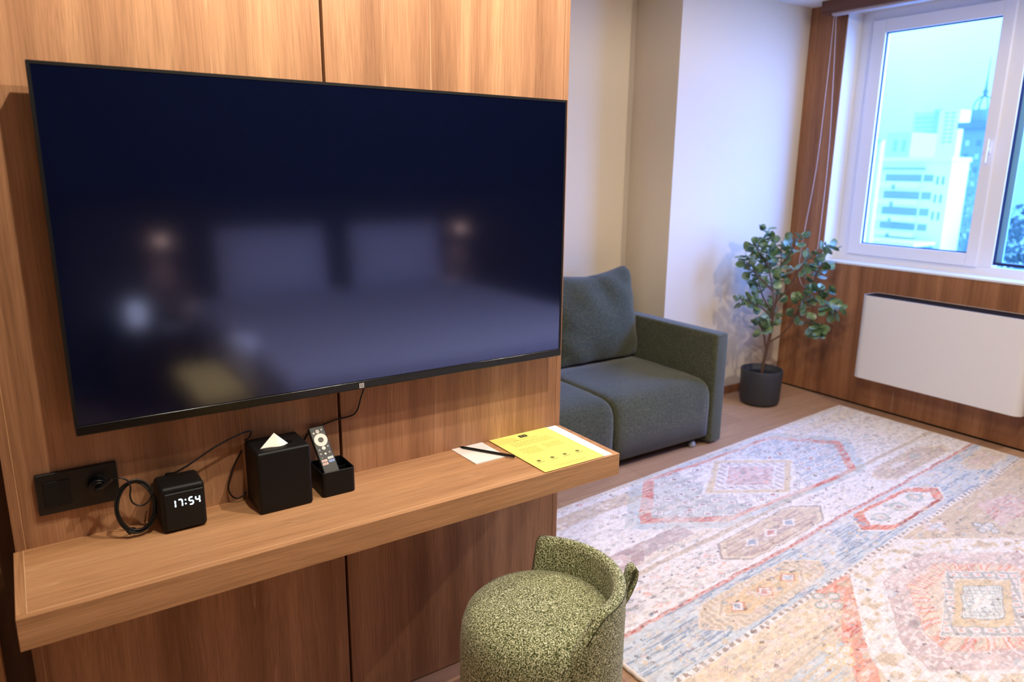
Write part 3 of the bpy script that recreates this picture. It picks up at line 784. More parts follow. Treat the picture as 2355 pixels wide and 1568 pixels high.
def inset(pts, k):
    cx = sum(p[0] for p in pts)/len(pts); cy = sum(p[1] for p in pts)/len(pts)
    return [(cx+(x-cx)*k, cy+(y-cy)*k) for x, y in pts]
def band(t0, t1): return (T > t0) & (T < t1)
def dia(sx, tt, a, b): return np.abs(S-sx)/a+np.abs(T-tt)/b
# base bands, from the sofa side towards the stool
fill(band(.575, .61), CR, .8); fill(band(.575, .605) & (np.sin(S*260) > .2), GREY, .35)
fill(band(.535, .575), IV)
fill(band(.45, .535), CR, .55+.3*blot); fill(band(.44, .535) & (S < .95), TAN, .75)
fill(band(.03, .45), IV); fill(band(.13, .3) & (S < 1.0), IV)
fill(band(.09, .175) & (S < .86), MAUVE, .7); fill(band(.05, .088) & (S < .95), CR, .6)
fill(band(.008, .034), TAN, .75); fill(band(.018, .026) & (np.sin(S*190+3*np.sin(S*30)) > .3), DARK, .35)
fill(band(-.20, .005), IV, 1)
fill(band(-.218, -.200), RED, .55); fill(band(-.212, -.204) & (np.sin(S*150) > 0), RED, .9); fill(band(-.203, -.2), DARK, .3)
fill(band(-.44, -.218), PALEB, .55+.35*abr); fill(band(-.44, -.218) & (abr > .58), BLUE, .85)
fill(band(-.44, -.218) & (S > 1.1) & (blot > .5), IV, .45)
fill(band(-.462, -.44), IV, .9); z = np.abs(((S*26) % 1)-.5); fill(band(-.458, -.443) & (z < .25), lin((140, 112, 92)), .75)
fill(band(-.58, -.462), GOLD, .5+.3*abr); fill(band(-.58, -.462) & (S > .85), TAN, .3)
fill(band(-.60, -.578), CR, 1); fill(band(-.594, -.584) & (np.abs(((S*22) % 1)-.5) < .22), MAUVE, .9)
fill(T < -.60, CR, 1); fill((T < -.60), TAN, .35*blot+.2); fill((T < -.64) & (T > -.74) & (abr > .45) & (S < 1.0), PALEB, .85)
fill((T < -.60) & (S > 2.2), MAUVE, .5*blot); fill((T < -.462) & (T > -.64) & (S > 1.4), TAN, .35+.3*blot)
# coral triangles between bead line and large medallion
fill(poly([(.86, -.385), (1.11, -.375), (.78, -.66), (.70, -.60), (.87, -.50)]), CORAL, .7+.3*abr)
fill(poly([(.72, -.60), (.82, -.615), (.60, -.80), (.56, -.74)]), CORAL, .8); fill(poly([(.86, -.385), (1.11, -.375), (.78, -.66), (.56, -.78), (.70, -.60)]) & (abr > .6), RED, .75)
fill(poly([(2.15, -.36), (2.4, -.40), (2.35, -.53), (2.0, -.53)]), PINK, .8); fill(poly([(2.15, -.36), (2.4, -.40), (2.35, -.53), (2.0, -.53)]) & (abr > .6), RED, .5)
# first great medallion (sofa side)
M1 = [(1.06, .652), (1.605, .668), (2.075, .690), (2.34, .44), (2.06, .17), (1.80, .150), (1.07, .150), (.74, .345)]
fill(poly(inset(M1, 1.13)), SAGE, .45); fill(poly(inset(M1, 1.13)) & (blot > .55), PALEB, .5)
fill(poly(inset(M1, 1.02)), CORAL, .35+.55*blot); fill(poly(inset(M1, 1.02)) & (abr > .5) & (blot > .35), RED, .75); fill(poly(inset(M1, 1.02)) & (abr < .35), CR, .7)
inn = poly(inset(M1, .925)); fill(inn, IV); fill(inn & (S < 1.25), SAGE, .45); fill(inn & (S > 1.75), PALEB, .4); fill(inn & (blot2 > .62), GREY, .45); fill(inn & (S > 1.7) & (abr > .6), BLUE, .6)
gx, gt = S*11, (T-.0)*15
row = np.floor(gt); cxm = np.abs(((gx+.5*(row % 2)) % 1)-.5); ctm = np.abs((gt % 1)-.5); dm = cxm*1.1+ctm
keep = inn & (smooth_noise(.09, .067, 9) > .28)
fill(keep & (dm < .44), IV, .85); fill(keep & (dm < .44) & (dm > .36), DARK, .45); fill(keep & (dm < .19), MAUVE, .75)
fill(keep & (dm < .19) & (blot > .6), DARK, .5); fill(keep & (dm < .15) & (smooth_noise(.09, .06, 12) > .7), RED, .8)
Rr = [(1.536, .639), (1.885, .420), (1.543, .176), (1.198, .392)]
fill(poly(inset(Rr, 1.08)), IV); fill(poly(Rr), lin((226, 204, 168)), .9); fill(poly(inset(Rr, .84)), IV); fill(poly(inset(Rr, .82)) & (np.sin(S*150) > .1), MAUVE, .6)
fill(poly(inset(Rr, .62)), IV); fill(poly(inset(Rr, .56)), PINK, .9); fill(poly(inset(Rr, .56)) & (blot2 > .55), MAUVE, .6); fill(poly(inset(Rr, .56)) & (fleck > .75), CORAL, .6)
# elongated hexagons
MH = [(.791, -.045), (.891, -.111), (1.417, -.075), (1.535, .014), (1.404, .092), (.88, .045)]
fill(poly(inset(MH, 1.02)), lin((120, 80, 76)), .6); fill(poly(inset(MH, .97)), CR, .9); fill(poly(inset(MH, .9)), TAN, .35); fill(poly(inset(MH, .88)) & (abr > .52), MAUVE, .7)
for sx in (1.0, 1.13, 1.27): fill(dia(sx, -.098+.0, .05, .03) < 1, IV, .9); fill(dia(sx, -.098, .03, .017) < 1, BLUE if sx != 1.13 else RED, .7)
TH = [(.372, -.303), (.486, -.385), (.62, -.378), (.923, -.345), (1.04, -.325), (1.10, -.262), (.992, -.180), (.486, -.215)]
fill(poly(TH), CR, 1); fill(poly(inset(TH, .97)), TAN, .75)
com = (np.abs(((S*34) % 1)-.5) < .22); fill(poly(inset(TH, .94)) & com, CR, .95)
TI = [(.481, -.294), (.567, -.351), (.92, -.322), (.995, -.265), (.919, -.209), (.559, -.236)]
fill(poly(inset(TI, 1.03)), CR); fill(poly(inset(TI, .97)), TAN, .9); fill(poly(inset(TI, .9)), CR); fill(poly(inset(TI, .86)), lin((232, 202, 164)), 1)
for sx, c in ((.59, BLUE), (.74, CORAL), (.89, PALEB)):
    tt = -.334; fill(dia(sx, tt, .045, .034) < 1, RED, .55); fill(dia(sx, tt, .036, .026) < 1, IV, .9); fill(dia(sx, tt, .02, .015) < 1, c, .9)
RH = [(1.58, -.115), (1.475, -.218), (1.586, -.291), (2.085, -.255), (2.185, -.173), (2.066, -.095)]
fill(poly(inset(RH, 1.05)), IV); fill(poly(RH), CORAL, .9); fill(poly(RH) & (abr > .5), RED, .5); fill(poly(inset(RH, .78)), IV)
fill(poly([(1.66, -.288), (2.085, -.252), (2.10, -.238), (1.66, -.272)]), lin((158, 66, 70)), .9)
for sx in (1.66, 1.83, 1.99):
    rr_ = np.hypot((S-sx)/.052, (T+.318)/.034); fill(rr_ < 1, SAGE, .8); fill(rr_ < .62, IV, .9); fill(rr_ < .4, MAUVE if sx == 1.83 else CR, .8)
MH2 = [(2.06, .08), (2.04, .039), (2.124, -.014), (2.745, .029), (2.78, .087), (2.616, .163), (2.2, .13)]
fill(poly(inset(MH2, 1.03)), CR); fill(poly(inset(MH2, .96)), TAN, .55); fill(poly(inset(MH2, .9)) & (abr > .5), MAUVE, .5)
fill(dia(2.3, -.09, .08, .03) < 1, IV, .8); fill(dia(2.5, -.09, .07, .03) < 1, SAGE, .7)
BH = [(2.60, -.08), (2.54, -.143), (2.62, -.205), (2.95, -.18), (2.95, -.05)]
fill(poly(BH), CR, .9); fill(poly(inset(BH, .85)), TAN, .5); fill(poly(inset(BH, .6)) & (blot2 > .5), PINK, .8)
NH = [(.20, .145), (.27, .10), (.50, .10), (.57, .16), (.52, .215), (.27, .20)]
fill(poly(NH), MAUVE, .8); fill(poly(inset(NH, .6)), PINK, .9); fill(poly(inset(NH, .35)), IV, .9)
# small stitched figures
frng = np.random.default_rng(5); FK = 3
def fig(n, s0, s1, t0, t1, cols, a=.012, b=.008, al=.7):
    for _ in range(n*FK):
        sx, tt = frng.uniform(s0, s1), frng.uniform(t0, t1); c = cols[frng.integers(len(cols))]
        i0, i1 = int((sx-.06-RX0)/step), int((sx+.06-RX0)/step); j0, j1 = int((tt-.06-T0)/step), int((tt+.06-T0)/step)
        i0, j0 = max(0, i0), max(0, j0); sl = (slice(j0, max(j0+1, j1)), slice(i0, max(i0+1, i1)))
        k = frng.uniform(.4, 1.35); d = np.abs(S[sl]-sx)/(a*k)+np.abs(T[sl]-tt)/(b*k)
        mk = ((d < 1) & (d > (.5 if frng.random() < .4 else -1))).astype(float)[..., None]*al
        Cc[sl] = Cc[sl]*(1-mk)+c*mk
for tt in (-.035, -.075, -.115, -.16):                            # dashed rows on the ivory band
    ph = frng.uniform(0, 6); on = (np.abs(T-tt-.004*np.sin(S*60)) < .0035) & (np.sin(S*130+ph) > .1) & (smooth_noise(.13, .5, int(abs(tt)*1000)) > .42)
    on &= ~poly(inset(MH, 1.08)); fill(on, DARK if tt > -.12 else TAN, .55)
fig(60, .15, .78, -.19, -.01, [TAN, DARK, CORAL, SAGE, MAUVE], .014, .009, .5)
fig(60, 1.55, 2.9, -.19, .0, [TAN, MAUVE, PINK, GREY], .016, .009, .45)
fig(150, .1, 2.9, -.43, -.23, [CR, IV, GOLD, PINK, BLUE], .014, .010, .55)
fig(170, .1, 1.1, -.60, -.47, [CR, TAN, GOLD, IV, PINK], .018, .010, .5)
fig(160, .1, 1.05, .04, .57, [GREY, TAN, PINK, IV, MAUVE, SAGE, DARK], .014, .009, .5)
fig(260, 2.1, 2.95, .05, .58, [GREY, TAN, PINK, PALEB, CR, MAUVE], .018, .009, .5)
fig(260, 1.4, 2.95, -1.4, -.47, [GREY, TAN, PINK, PALEB, CR, MAUVE, DARK], .018, .011, .5)
fig(200, .1, .9, -1.4, -.6, [CR, TAN, GOLD, PALEB, PINK, IV], .02, .012, .5)
def flower(sx, tt, c0, c1, s=1):
    for a in range(4):
        qx, qt = sx+.042*s*math.cos(a*PI/2), tt+.034*s*math.sin(a*PI/2)
        r_ = np.hypot((S-qx)/(.026*s), (T-qt)/(.021*s)); fill(r_ < 1, c1, .85); fill(r_ < .62, IV, .9); fill(r_ < .3, c0, .7)
    r_ = np.hypot((S-sx)/(.026*s), (T-tt)/(.02*s)); fill(r_ < 1, c0, .8); fill(r_ < .5, IV, .9)
flower(.874, -.504, CR, SAGE); flower(.64, -.68, CR, GOLD); flower(1.772, -.504, PALEB, PINK); flower(1.936, -.642, PALEB, GREY); flower(.42, .56, RED, IV, .5); flower(.62, .57, RED, IV, .5)
flower(.42, .48, CR, TAN, .8); flower(.70, .50, CR, TAN, .8)
# second great medallion, near side
M2C = (1.346, -.748)
M2 = [(1.10, -.385), (1.537, -.351), (1.99, -.64), (1.93, -.95), (1.60, -1.15), (1.15, -1.18), (.62, -.86), (.70, -.70)]
def M2s(k): return [(M2C[0]+(x-M2C[0])*k, M2C[1]+(y-M2C[1])*k) for x, y in M2]
fill(poly(M2s(1.0)), IV); fl = poly(M2s(.97)) & ~poly(M2s(.78)); fill(fl & (blot2 > .56), lin((222, 202, 168)), .7); fill(fl & (blot2 > .74), TAN, .7)
fill(poly(M2s(.74)), PINK, .75); fill(poly(M2s(.74)) & (blot > .5), MAUVE, .35); fill(poly(M2s(.72)) & (fleck > .62), IV, .6)
for k in range(12):
    a = 2*PI*k/12+.2; sx = M2C[0]+.36*math.cos(a); tt = M2C[1]-SL*M2C[0]+.30*math.sin(a)
    fill((np.abs(S-sx) < .022) & (np.abs(T-tt) < .017), [SAGE, PALEB, GREY][k % 3], .6); fill(dia(sx, tt, .02, .014) < 1, [PINK, IV, MAUVE][k % 3], .8)
fill(poly(M2s(.555)), CORAL, .55); fill(poly(M2s(.545)), CR, .9); zz = np.abs(((np.arctan2(T-(M2C[1]-SL*M2C[0]), S-M2C[0])*4.6) % 1)-.5)
rg = poly(M2s(.54)) & ~poly(M2s(.40)); fill(rg & (zz < .24), CORAL, .75); fill(rg & (zz < .1), IV, .8); fill(rg & (abr > .62), RED, .45)
G2 = [(1.44, -.578), (1.66, -.728), (1.235, -.915), (1.02, -.768)]
G2 = [(1.432, -.575), (1.672, -.735), (1.25, -.925), (1.01, -.765)]
fill(poly(G2), IV); fill(poly(inset(G2, .97)), GREY, .7)
gx, gt = (S-M2C[0])*1+ (T+.847)*1.3, (T+.847)*1-(S-M2C[0])*.62
cx_ = np.abs(((gx*17) % 1)-.5); ct_ = np.abs(((gt*19) % 1)-.5); fill(poly(inset(G2, .95)) & (np.maximum(cx_, ct_) < .36), IV, .9); fill(poly(inset(G2, .95)) & (np.maximum(cx_, ct_) < .17), CORAL, .55)
fill(poly(inset(G2, .72)), lin((226, 204, 172)), 1); fill(poly(inset(G2, .52)), GREY, .8); fill(poly(inset(G2, .49)), lin((226, 230, 228)), 1)
fill(poly(inset(G2, .46)) & (np.abs(cx_-.25) < .06), GREY, .6); fill(poly(inset(G2, .46)) & (np.abs(ct_-.25) < .06), GREY, .5); fill(poly(inset(G2, .22)), lin((236, 238, 236)), 1)
mot = smooth_noise(.035, .012, 31); mot2 = smooth_noise(.02, .010, 32)
fill(mot > .80, GREY, .30); fill(mot2 > .84, MAUVE, .30); fill((mot < .18), IV, .45); fill(abr > .70, IV, .28); fill(abr < .25, TAN, .22); fill((smooth_noise(.09, .006, 33) > .78), CR, .35)
fig(230, .1, 2.9, -1.4, .58, [DARK, DARK, lin((150, 70, 70)), lin((92, 104, 130)), lin((128, 104, 84))], .008, .0055, .75)
# overall wear of the dyes
wear = .02+.12*smooth_noise(.2, .004, 21)
Cc = Cc*(1-wear[..., None])+lin((238, 228, 220))*wear[..., None]
Cc *= (1.02+.14*(smooth_noise(.05, .004, 22)-.5)+.20*(fleck-.5)+.16*(frng.random(S.shape)-.5))[..., None]
Cc = np.clip(Cc, 0, 1)
zt = .0085+.0009*(frng.random(S.shape)-.5)
co = np.stack([SG, TG+SL*SG, zt], -1)
edge = np.zeros(S.shape, bool); edge[0] = edge[-1] = True; edge[:, 0] = edge[:, -1] = True
co[..., 2][edge] = .0005
me = bpy.data.meshes.new('rug'); nv = (NX+1)*(NY+1); nf = NX*NY
me.vertices.add(nv); me.vertices.foreach_set('co', co.reshape(-1).astype(np.float32))
ii, jj = np.meshgrid(np.arange(NX), np.arange(NY)); a = (jj*(NX+1)+ii).reshape(-1)
quads = np.stack([a, a+1, a+NX+2, a+NX+1], 1).reshape(-1).astype(np.int32)
me.loops.add(nf*4); me.loops.foreach_set('vertex_index', quads)
me.polygons.add(nf); me.polygons.foreach_set('loop_start', np.arange(0, nf*4, 4, dtype=np.int32)); me.polygons.foreach_set('loop_total', np.full(nf, 4, np.int32))
me.update(); me.validate()
ca = me.color_attributes.new('dye', 'FLOAT_COLOR', 'POINT')
ca.data.foreach_set('color', np.concatenate([Cc.reshape(-1, 3), np.ones((nv, 1))], 1).reshape(-1).astype(np.float32))
m, nt, b = mat('rug_pile')
at = N(nt, 'ShaderNodeAttribute'); at.attribute_name = 'dye'
n1 = noise(nt, mapped(nt, (140, 900, 1)), 1, 3, .6); r = ramp(nt, [(.3, (.9, .9, .9, 1)), (.7, (1.05, 1.05, 1.05, 1))]); nt.links.new(n1, r.inputs[0])
nt.links.new(mix(nt, 1, at.outputs['Color'], r.outputs[0], 'MULTIPLY'), b.inputs['Base Color']); b.inputs['Roughness'].default_value = .9; b.inputs['Sheen Weight'].default_value = .15; b.inputs['Specular IOR Level'].default_value = .1
rugE = thing(empty('rug', (1.5, -.3, 0)), 'large faded oriental rug with red, blue and ivory medallions on the floor', 'rug')
link_me('pile', me, m, rugE, smooth=True)
bm = bmesh.new(); fr_ = random.Random(4)
pts = [Vector((RX0-.006+fr_.uniform(-.0015, .0015), (T0+(T1-T0)*i/160)+SL*RX0, .0075+fr_.uniform(-.0008, .0008))) for i in range(161)]
tube(bm, pts, .0075, 8); link_mesh('bound_edge', bm, simple('rug_binding', rgb(232, 222, 214), .95), rugE, smooth=True)

# ------------------------------------------------------------------ bedroom side, seen only as reflection in the television
bed = thing(empty('bed', (.6, -2.6, 0)), 'white double bed mirrored in the dark television screen', 'bed')
boxo('bed_base', (-.42, -3.62, .03), (1.6, -1.50, .30), simple('bed_base_grey', rgb(70, 66, 64), .9), bed, bevel=.01)
for x in (-.36, 1.54):
    for y in (-3.5, -1.56): boxo('bed_leg', (x-.03, y-.03, .0095), (x+.03, y+.03, .031), BLACK, bed)
soft('mattress', (-.45, -3.64, .30), (1.63, -1.47, .60), .06, bed, BED)
boxo('headboard', (-1.1, YBACK+.001, .0), (2.3, -3.65, 1.25), simple('headboard_fabric', rgb(84, 74, 70), .9), bed, bevel=.01)
def bpillow(cx, label):
    bm = bmesh.new(); n = 14; F_, B_ = [], []
    for j in range(n+1):
        a, b2 = [], []
        for i in range(n+1):
            u, v_ = i/n*2-1, j/n*2-1; t_ = ((1-abs(u)**3)*(1-abs(v_)**3))**.5
            z = .60+.235*(v_+1); y = -3.50-.04*v_*1.0
            a.append(bm.verts.new((cx+u*.37, y+.09*t_, z))); b2.append(bm.verts.new((cx+u*.37, y-.05*t_-.001, z)))
        F_.append(a); B_.append(b2)
    for j in range(n):
        for i in range(n):
            bm.faces.new((F_[j][i], F_[j][i+1], F_[j+1][i+1], F_[j+1][i])); bm.faces.new((B_[j][i], B_[j+1][i], B_[j+1][i+1], B_[j][i+1]))
    return thing(link_mesh('bed_pillow', bm, BED, None, smooth=True), label, 'pillow', 'pillows at the head of the bed')
bpillow(.12, 'white pillow standing at the bed head, left one in the television reflection')
bpillow(1.05, 'white pillow standing at the bed head, right one in the television reflection')
ns = thing(empty('nightstand', (-.72, -3.3, 0)), 'dark bedside table reflected at the lower left of the television', 'nightstand')
boxo('cabinet', (-.95, -3.64, .0), (-.5, -3.1, .48), WOODDARK, ns, bevel=.004); boxo('table_top', (-.96, -3.645, .48), (-.49, -3.09, .5), BLACK, ns, bevel=.003)
tl = thing(empty('table_lamp', (-.78, -3.3, .5)), 'small white glowing lamp on the nightstand, reflected in the television', 'lamp')
bm = bmesh.new(); lathe(bm, [(0, .5), (.04, .5), (.04, .508), (.008, .512), (.008, .53), (0, .53)], (-.78, -3.3), 20); link_mesh('lamp_base', bm, BRASS, tl)
bm = bmesh.new(); lathe(bm, [(0, .53), (.045, .53), (.045, .66), (0, .66)], (-.78, -3.3), 24); link_mesh('lamp_shade', bm, simple('lit_shade', rgb(255, 250, 225), .6, emit=(1, .93, .72, 1), estr=3), tl)
bm = bmesh.new(); box(bm, (-.66, -3.28, .5), (-.52, -3.14, .515)); thing(link_mesh('book', bm, PAPERW), 'pale book on the nightstand beside the small lamp', 'book')
for x, lab in ((-.56, 'small wall lamp left of the bed, glowing warm in the television reflection'), (1.66, 'small wall lamp right of the bed, glowing warm in the television reflection')):
    wl = thing(empty('wall_lamp', (x, -3.6, 1.1)), lab, 'lamp', 'wall lamps beside the bed')
    bm = bmesh.new(); box(bm, (x-.03, -3.6495, 1.05), (x+.03, -3.62, 1.15)); link_mesh('wall_plate', bm, BLKPL, wl)
    bm = bmesh.new(); cyl(bm, (x, -3.59, 1.02), (x, -3.59, 1.2), .03, 24); link_mesh('lamp_tube', bm, BLKPL, wl)
    bm = bmesh.new(); cyl(bm, (x, -3.59, .985), (x, -3.59, 1.0199), .027, 24); link_mesh('lit_diffuser', bm, simple('warm_diffuser%g' % x, rgb(255, 200, 140), .6, emit=(1, .55, .25, 1), estr=14), wl)
bn = thing(empty('bench', (-.66, -2.2, 0)), 'bench added for the yellow-lit patch reflected at the bottom left of the television', 'bench')
soft('bench_seat', (-.72, -2.6, .30), (-.47, -1.80, .42), .03, bn, LITOCHRE)  # ochre colour stands in for a patch of warm light in the reflection
for x in (-.69, -.50):
    for y in (-2.54, -1.92): boxo('bench_leg', (x-.02, y-.02, 0), (x+.02, y+.02, .302), BLACK, bn)

# ------------------------------------------------------------------ outside
def hz(name, c, rough=.9): return simple(name, rgb(*c), rough, spec=.1)  # distance haze is mixed into these pale, low-contrast outdoor colours
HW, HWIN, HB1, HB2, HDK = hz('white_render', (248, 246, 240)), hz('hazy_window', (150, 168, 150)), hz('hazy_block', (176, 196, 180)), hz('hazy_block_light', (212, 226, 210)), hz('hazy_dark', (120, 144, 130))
structure(boxo('ground', (8, -60, -9.3), (260, 160, -9), hz('snowy_ground', (214, 220, 220))), 'pale snowy ground far below the window')
def facade(name, label, x, ya, yb, z0, z1, depth, wall, winm, rows, colsw, wz, cat='building'):
    e = thing(empty(name, (x+depth/2, (ya+yb)/2, z0)), label, cat, 'hazy high-rises on the skyline' if name == 'high_rise' else None)
    boxo('walls', (x, ya, z0), (x+depth, yb, z1), wall, e)
    for (za, zb) in rows:
        for (wa, wb) in colsw:
            boxo('window_band', (x-wz, wa, za), (x+.01, wb, zb), winm, e)
    return e
# white apartment house with balcony strips, front wall 55 m away
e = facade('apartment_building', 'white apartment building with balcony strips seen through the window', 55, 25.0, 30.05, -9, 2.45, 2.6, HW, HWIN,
           [(.75, 1.25), (-.55, 0), (-1.75, -1.2), (-2.85, -2.35)], [(27.0, 29.75), (26.15, 26.85)], .03)
for zb in (.72, -.55, -1.8, -2.95):
    boxo('balcony', (54.4, 26.9, zb-.42), (55, 29.95, zb-.02), HW, e)
    boxo('balcony_drain', (54.36, 28.6, zb-.62), (54.44, 28.85, zb-.22), HWIN, e)
for zb in (.55, -.75, -2.0):
    for yy in (25.35, 25.75): boxo('window_band', (54.97, yy, zb), (55.01, yy+.18, zb+.6), HWIN, e)
boxo('cornice', (54.7, 24.9, 2.2), (57.7, 30.1, 2.5), HW, e); boxo('eave_line', (54.65, 26.8, 1.62), (55, 30.0, 1.74), HWIN, e)
bm = bmesh.new(); box(bm, (51.5, 25.2, -9), (54.3, 29.6, -3.75)); thing(link_mesh('shop_building', bm, hz('shop_blue', (110, 140, 150))), 'low dark building in front of the white apartment building', 'building')
bm = bmesh.new(); box(bm, (51.2, 25.0, -3.75), (54.3, 29.7, -3.5)); thing(link_mesh('shop_roof', bm, HW), 'pale flat roof slab over the low dark building', 'roof')
facade('pale_building', 'pale blank wall of the near building at the left edge of the window', 45, 24.75, 27.5, -9, 3.4, .5, hz('pale_wall', (236, 244, 240)), HWIN, [(3.3, 3.42)], [(24.7, 27.5)], .3)
# clock-like tower with an open dome
tw = thing(empty('dome_tower', (77, 33.1, -9)), 'grey tower with an open dome and spire seen through the window', 'tower')
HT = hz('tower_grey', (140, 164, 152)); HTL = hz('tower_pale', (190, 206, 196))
boxo('shaft', (75.4, 31.95, -9), (77.6, 34.1, 5.5), HT, tw)
for k in range(8):
    zz = 4.4-k*1.25
    for yy in (32.35, 33.35):
        boxo('tower_window', (75.35, yy, zz-.5), (75.42, yy+.35, zz), HTL if (k+int(yy)) % 2 else HDK, tw)
boxo('tower_cornice', (75.0, 31.6, 5.5), (78, 34.5, 6.05), HDK, tw)
bm = bmesh.new(); cyl(bm, (76.5, 33.1, 6.05), (76.5, 33.1, 7.25), .92, 16); link_mesh('drum', bm, HT, tw)
bm = bmesh.new()
for k in range(8):
    a = 2*PI*k/8; pts = [Vector((76.5+.9*math.cos(a)*math.cos(t), 33.1+.9*math.sin(a)*math.cos(t), 7.25+1.25*math.sin(t))) for t in [PI/2*i/8 for i in range(9)]]
    tube(bm, pts, .055, 6)
link_mesh('dome_ribs', bm, HDK, tw)
bm = bmesh.new(); tube(bm, [Vector((76.5, 33.1, 8.4)), Vector((76.5, 33.1, 8.9)), Vector((76.5, 33.1, 9.2)), Vector((76.5, 33.1, 10.3)), Vector((76.5, 33.1, 12))], [.12, .26, .12, .06, .02], 8); link_mesh('spire', bm, HDK, tw)
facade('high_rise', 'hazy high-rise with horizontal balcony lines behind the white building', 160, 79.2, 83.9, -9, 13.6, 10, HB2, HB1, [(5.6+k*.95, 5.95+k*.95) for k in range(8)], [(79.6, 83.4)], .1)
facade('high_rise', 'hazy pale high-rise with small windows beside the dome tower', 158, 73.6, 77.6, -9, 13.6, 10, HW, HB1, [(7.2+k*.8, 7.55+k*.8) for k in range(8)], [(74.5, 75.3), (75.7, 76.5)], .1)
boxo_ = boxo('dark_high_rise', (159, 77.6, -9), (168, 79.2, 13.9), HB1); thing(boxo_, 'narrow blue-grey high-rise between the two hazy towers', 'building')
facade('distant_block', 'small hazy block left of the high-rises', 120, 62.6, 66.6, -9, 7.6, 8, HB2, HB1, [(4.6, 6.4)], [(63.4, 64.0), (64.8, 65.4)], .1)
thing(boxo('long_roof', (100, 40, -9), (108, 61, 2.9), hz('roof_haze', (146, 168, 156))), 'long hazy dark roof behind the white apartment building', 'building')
# town clutter at the tower's foot and trees to the right
# tree mass: branching crowns
def tree(name, label, x, y, zb, h, w, colr, seed):
    e = thing(empty(name, (x, y, zb)), label, 'tree', 'bare trees outside the window'); rt = random.Random(seed)
    bm = bmesh.new(); tube(bm, [Vector((x, y, zb)), Vector((x, y, zb+h*.7))], [.22, .08], 8)
    tips = []
    for k in range(26):
        a = rt.uniform(0, 2*PI); z = zb+h*rt.uniform(.3, .7); r = w*rt.uniform(.4, 1); tip = Vector((x+r*math.cos(a), y+r*math.sin(a), z+h*rt.uniform(.1, .3))); tube(bm, [Vector((x, y, z)), tip], [.05, .015], 5); tips.append(tip)
    link_mesh('trunk', bm, HDK, e)
    bm = bmesh.new()
    for tip in tips:
        for q in range(16):
            p = tip+Vector((rt.gauss(0, w*.2), rt.gauss(0, w*.2), rt.gauss(0, h*.05))); s = rt.uniform(.10, .3)
            v = [bm.verts.new(p+Vector((rt.uniform(-s, s), rt.uniform(-s, s), rt.uniform(-s, s)))) for _ in range(4)]
            for f in ((0,1,2),(0,1,3),(0,2,3),(1,2,3)): bm.faces.new([v[i] for i in f])
    link_mesh('crown', bm, colr, e)
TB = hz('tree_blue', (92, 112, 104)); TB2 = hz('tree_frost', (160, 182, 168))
tree('bare_tree', 'dark bare tree outside the right-hand window pane', 40, 13.4, -9, 10.2, 1.35, TB, 1)
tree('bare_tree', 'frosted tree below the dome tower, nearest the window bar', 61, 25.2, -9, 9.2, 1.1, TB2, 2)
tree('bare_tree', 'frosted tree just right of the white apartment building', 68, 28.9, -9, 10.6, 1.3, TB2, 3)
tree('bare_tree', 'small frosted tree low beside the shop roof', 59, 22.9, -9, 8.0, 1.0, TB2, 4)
carm = [hz('car_dark', (70, 90, 112)), hz('car_pale', (220, 226, 228)), hz('car_mid', (120, 150, 176))]
CL = ['dark parked car nearest the left window edge', 'pale parked car between two dark cars on the snowy street', 'blue-grey parked car nearest the trees']
for k in range(3):
    x, y = 47.0, 24.0-k*1.6; e = thing(empty('car', (x, y, -9)), CL[k], 'car', 'parked cars below the window')
    bm = bmesh.new(); box(bm, (x-.8, y-.8, -4.9), (x+.8, y+.8, -4.45)); box(bm, (x-.6, y-.5, -4.45), (x+.6, y+.55, -4.05)); link_mesh('car_body', bm, carm[k], e, bevel=.12)
    bm = bmesh.new(); box(bm, (x-.62, y-.45, -4.4), (x-.6, y+.5, -4.12)); link_mesh('car_window', bm, HWIN, e)
    bm = bmesh.new(); cyl(bm, (x-.82, y-.5, -4.88), (x-.6, y-.5, -4.88), .16, 12); link_mesh('wheel', bm, BLACK, e)
    bm = bmesh.new(); cyl(bm, (x-.82, y+.5, -4.88), (x-.6, y+.5, -4.88), .16, 12); link_mesh('wheel', bm, BLACK, e)
structure(boxo('parking_deck', (43, 12, -9), (50.1, 33, -5.04), hz('deck_snow', (216, 226, 228))), 'snowy parking deck below the window')

# ------------------------------------------------------------------ sky
w = bpy.data.worlds.new('sky'); sc.world = w; w.use_nodes = True; nt = w.node_tree
bg = nt.nodes['Background']
tc = N(nt, 'ShaderNodeTexCoord'); sp = N(nt, 'ShaderNodeSeparateXYZ'); nt.links.new(tc.outputs['Generated'], sp.inputs[0])
cl = N(nt, 'ShaderNodeTexNoise'); cl.inputs['Scale'].default_value = 4; cl.inputs['Detail'].default_value = 4; nt.links.new(tc.outputs['Generated'], cl.inputs['Vector'])
ad = N(nt, 'ShaderNodeMath', operation='MULTIPLY_ADD'); nt.links.new(cl.outputs['Fac'], ad.inputs[0]); ad.inputs[1].default_value = .22; nt.links.new(sp.outputs[2], ad.inputs[2])
r = ramp(nt, [(.0, (.076, .30, .96, 1)), (.14, (.084, .31, .96, 1)), (.27, (.150, .34, 1, 1)), (.6, (.13, .33, 1, 1))]); nt.links.new(ad.outputs[0], r.inputs[0])
nt.links.new(r.outputs[0], bg.inputs['Color']); bg.inputs['Strength'].default_value = 6.0

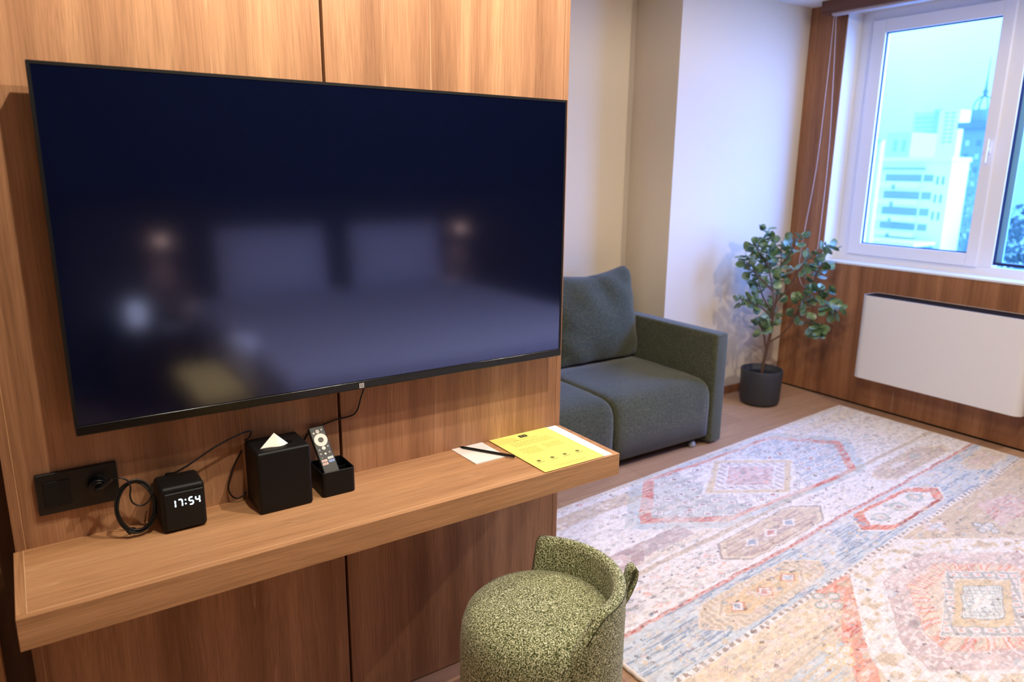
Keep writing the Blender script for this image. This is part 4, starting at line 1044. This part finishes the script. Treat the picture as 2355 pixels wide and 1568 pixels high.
# ------------------------------------------------------------------ lights of the room and added fill
def spot(name, loc, target, power, size=150, blend=.35, radius=.02, col=(1, .875, .70)):
    l = bpy.data.lights.new(name, 'SPOT'); l.energy = power; l.spot_size = math.radians(size); l.spot_blend = blend; l.shadow_soft_size = radius; l.color = col
    o = bpy.data.objects.new(name, l); COL.objects.link(o); o.location = loc
    o.rotation_euler = (Vector(target)-Vector(loc)).to_track_quat('-Z', 'Y').to_euler(); return o
spot('downlight', (-.83, -.71, 2.47), (-.83, -.5, 0), 62, 150, .3)
spot('downlight', (-.20, -.92, 2.47), (-.1, -.7, 0), 72, 150, .3)
spot('downlight', (2.2, -1.15, 2.47), (2.1, -.6, 0), 78, 168, .3)
spot('downlight', (.7, -.2, 2.47), (.9, .2, 0), 46, 168, .3)
spot('downlight', (1.0, -1.1, 2.47), (1.1, -.6, 0), 44, 95, .8)  # added without a seen fitting, to warm and brighten the rug
spot('downlight', (-.68, -2.3, 2.47), (-.68, -2.25, 0), 260, 22, .4)  # added to brighten the bench mirrored in the screen
spot('lamp_beam', (-.56, -3.59, .98), (-.56, -3.64, 0), 45, 62, .9, col=(1, .6, .32))
spot('lamp_beam', (1.66, -3.59, .98), (1.66, -3.64, 0), 45, 62, .9, col=(1, .6, .32))
# overcast daylight: an added broad, soft blue sun that strengthens the sky's window light
sun = bpy.data.lights.new('daylight_fill', 'SUN'); sun.energy = 29; sun.angle = math.radians(80); sun.color = (.13, .28, 1.0)
so = bpy.data.objects.new('daylight_fill', sun); COL.objects.link(so); so.location = (8, -5, 6); so.rotation_euler = Vector((-.70, .66, -.14)).to_track_quat('-Z', 'Y').to_euler()
l = bpy.data.lights.new('window_portal', 'AREA'); l.shape = 'RECTANGLE'; l.size = 1.98; l.size_y = 1.5; l.cycles.is_portal = True
o = bpy.data.objects.new('window_portal', l); COL.objects.link(o); o.location = (FX1+.03, .14, 1.67); o.rotation_euler = (PI/2, 0, PI/2)

# ------------------------------------------------------------------ camera
cd = bpy.data.cameras.new('camera'); cam = bpy.data.objects.new('camera', cd); COL.objects.link(cam); sc.camera = cam
r_ = Vector((.82648614, -.5628532, .01081382)); u_ = Vector((.12212726, .19801539, .97256097)); f_ = Vector((.54955035, .8024875, -.2323967))
M = Matrix((r_, u_, -f_)).transposed().to_4x4(); M.translation = Vector((-1.34754738, -1.69939955, 1.48648844)); cam.matrix_world = M
cd.sensor_width = 36; cd.lens = 1676.54/2355*36; cd.clip_start = .05; cd.clip_end = 500
cd.dof.use_dof = True; cd.dof.focus_distance = 1.95; cd.dof.aperture_fstop = 3.2

vs_ = sc.view_settings; vs_.view_transform = 'Standard'; vs_.look = 'None'; vs_.gamma = 1; vs_.exposure = 0; vs_.use_curve_mapping = False
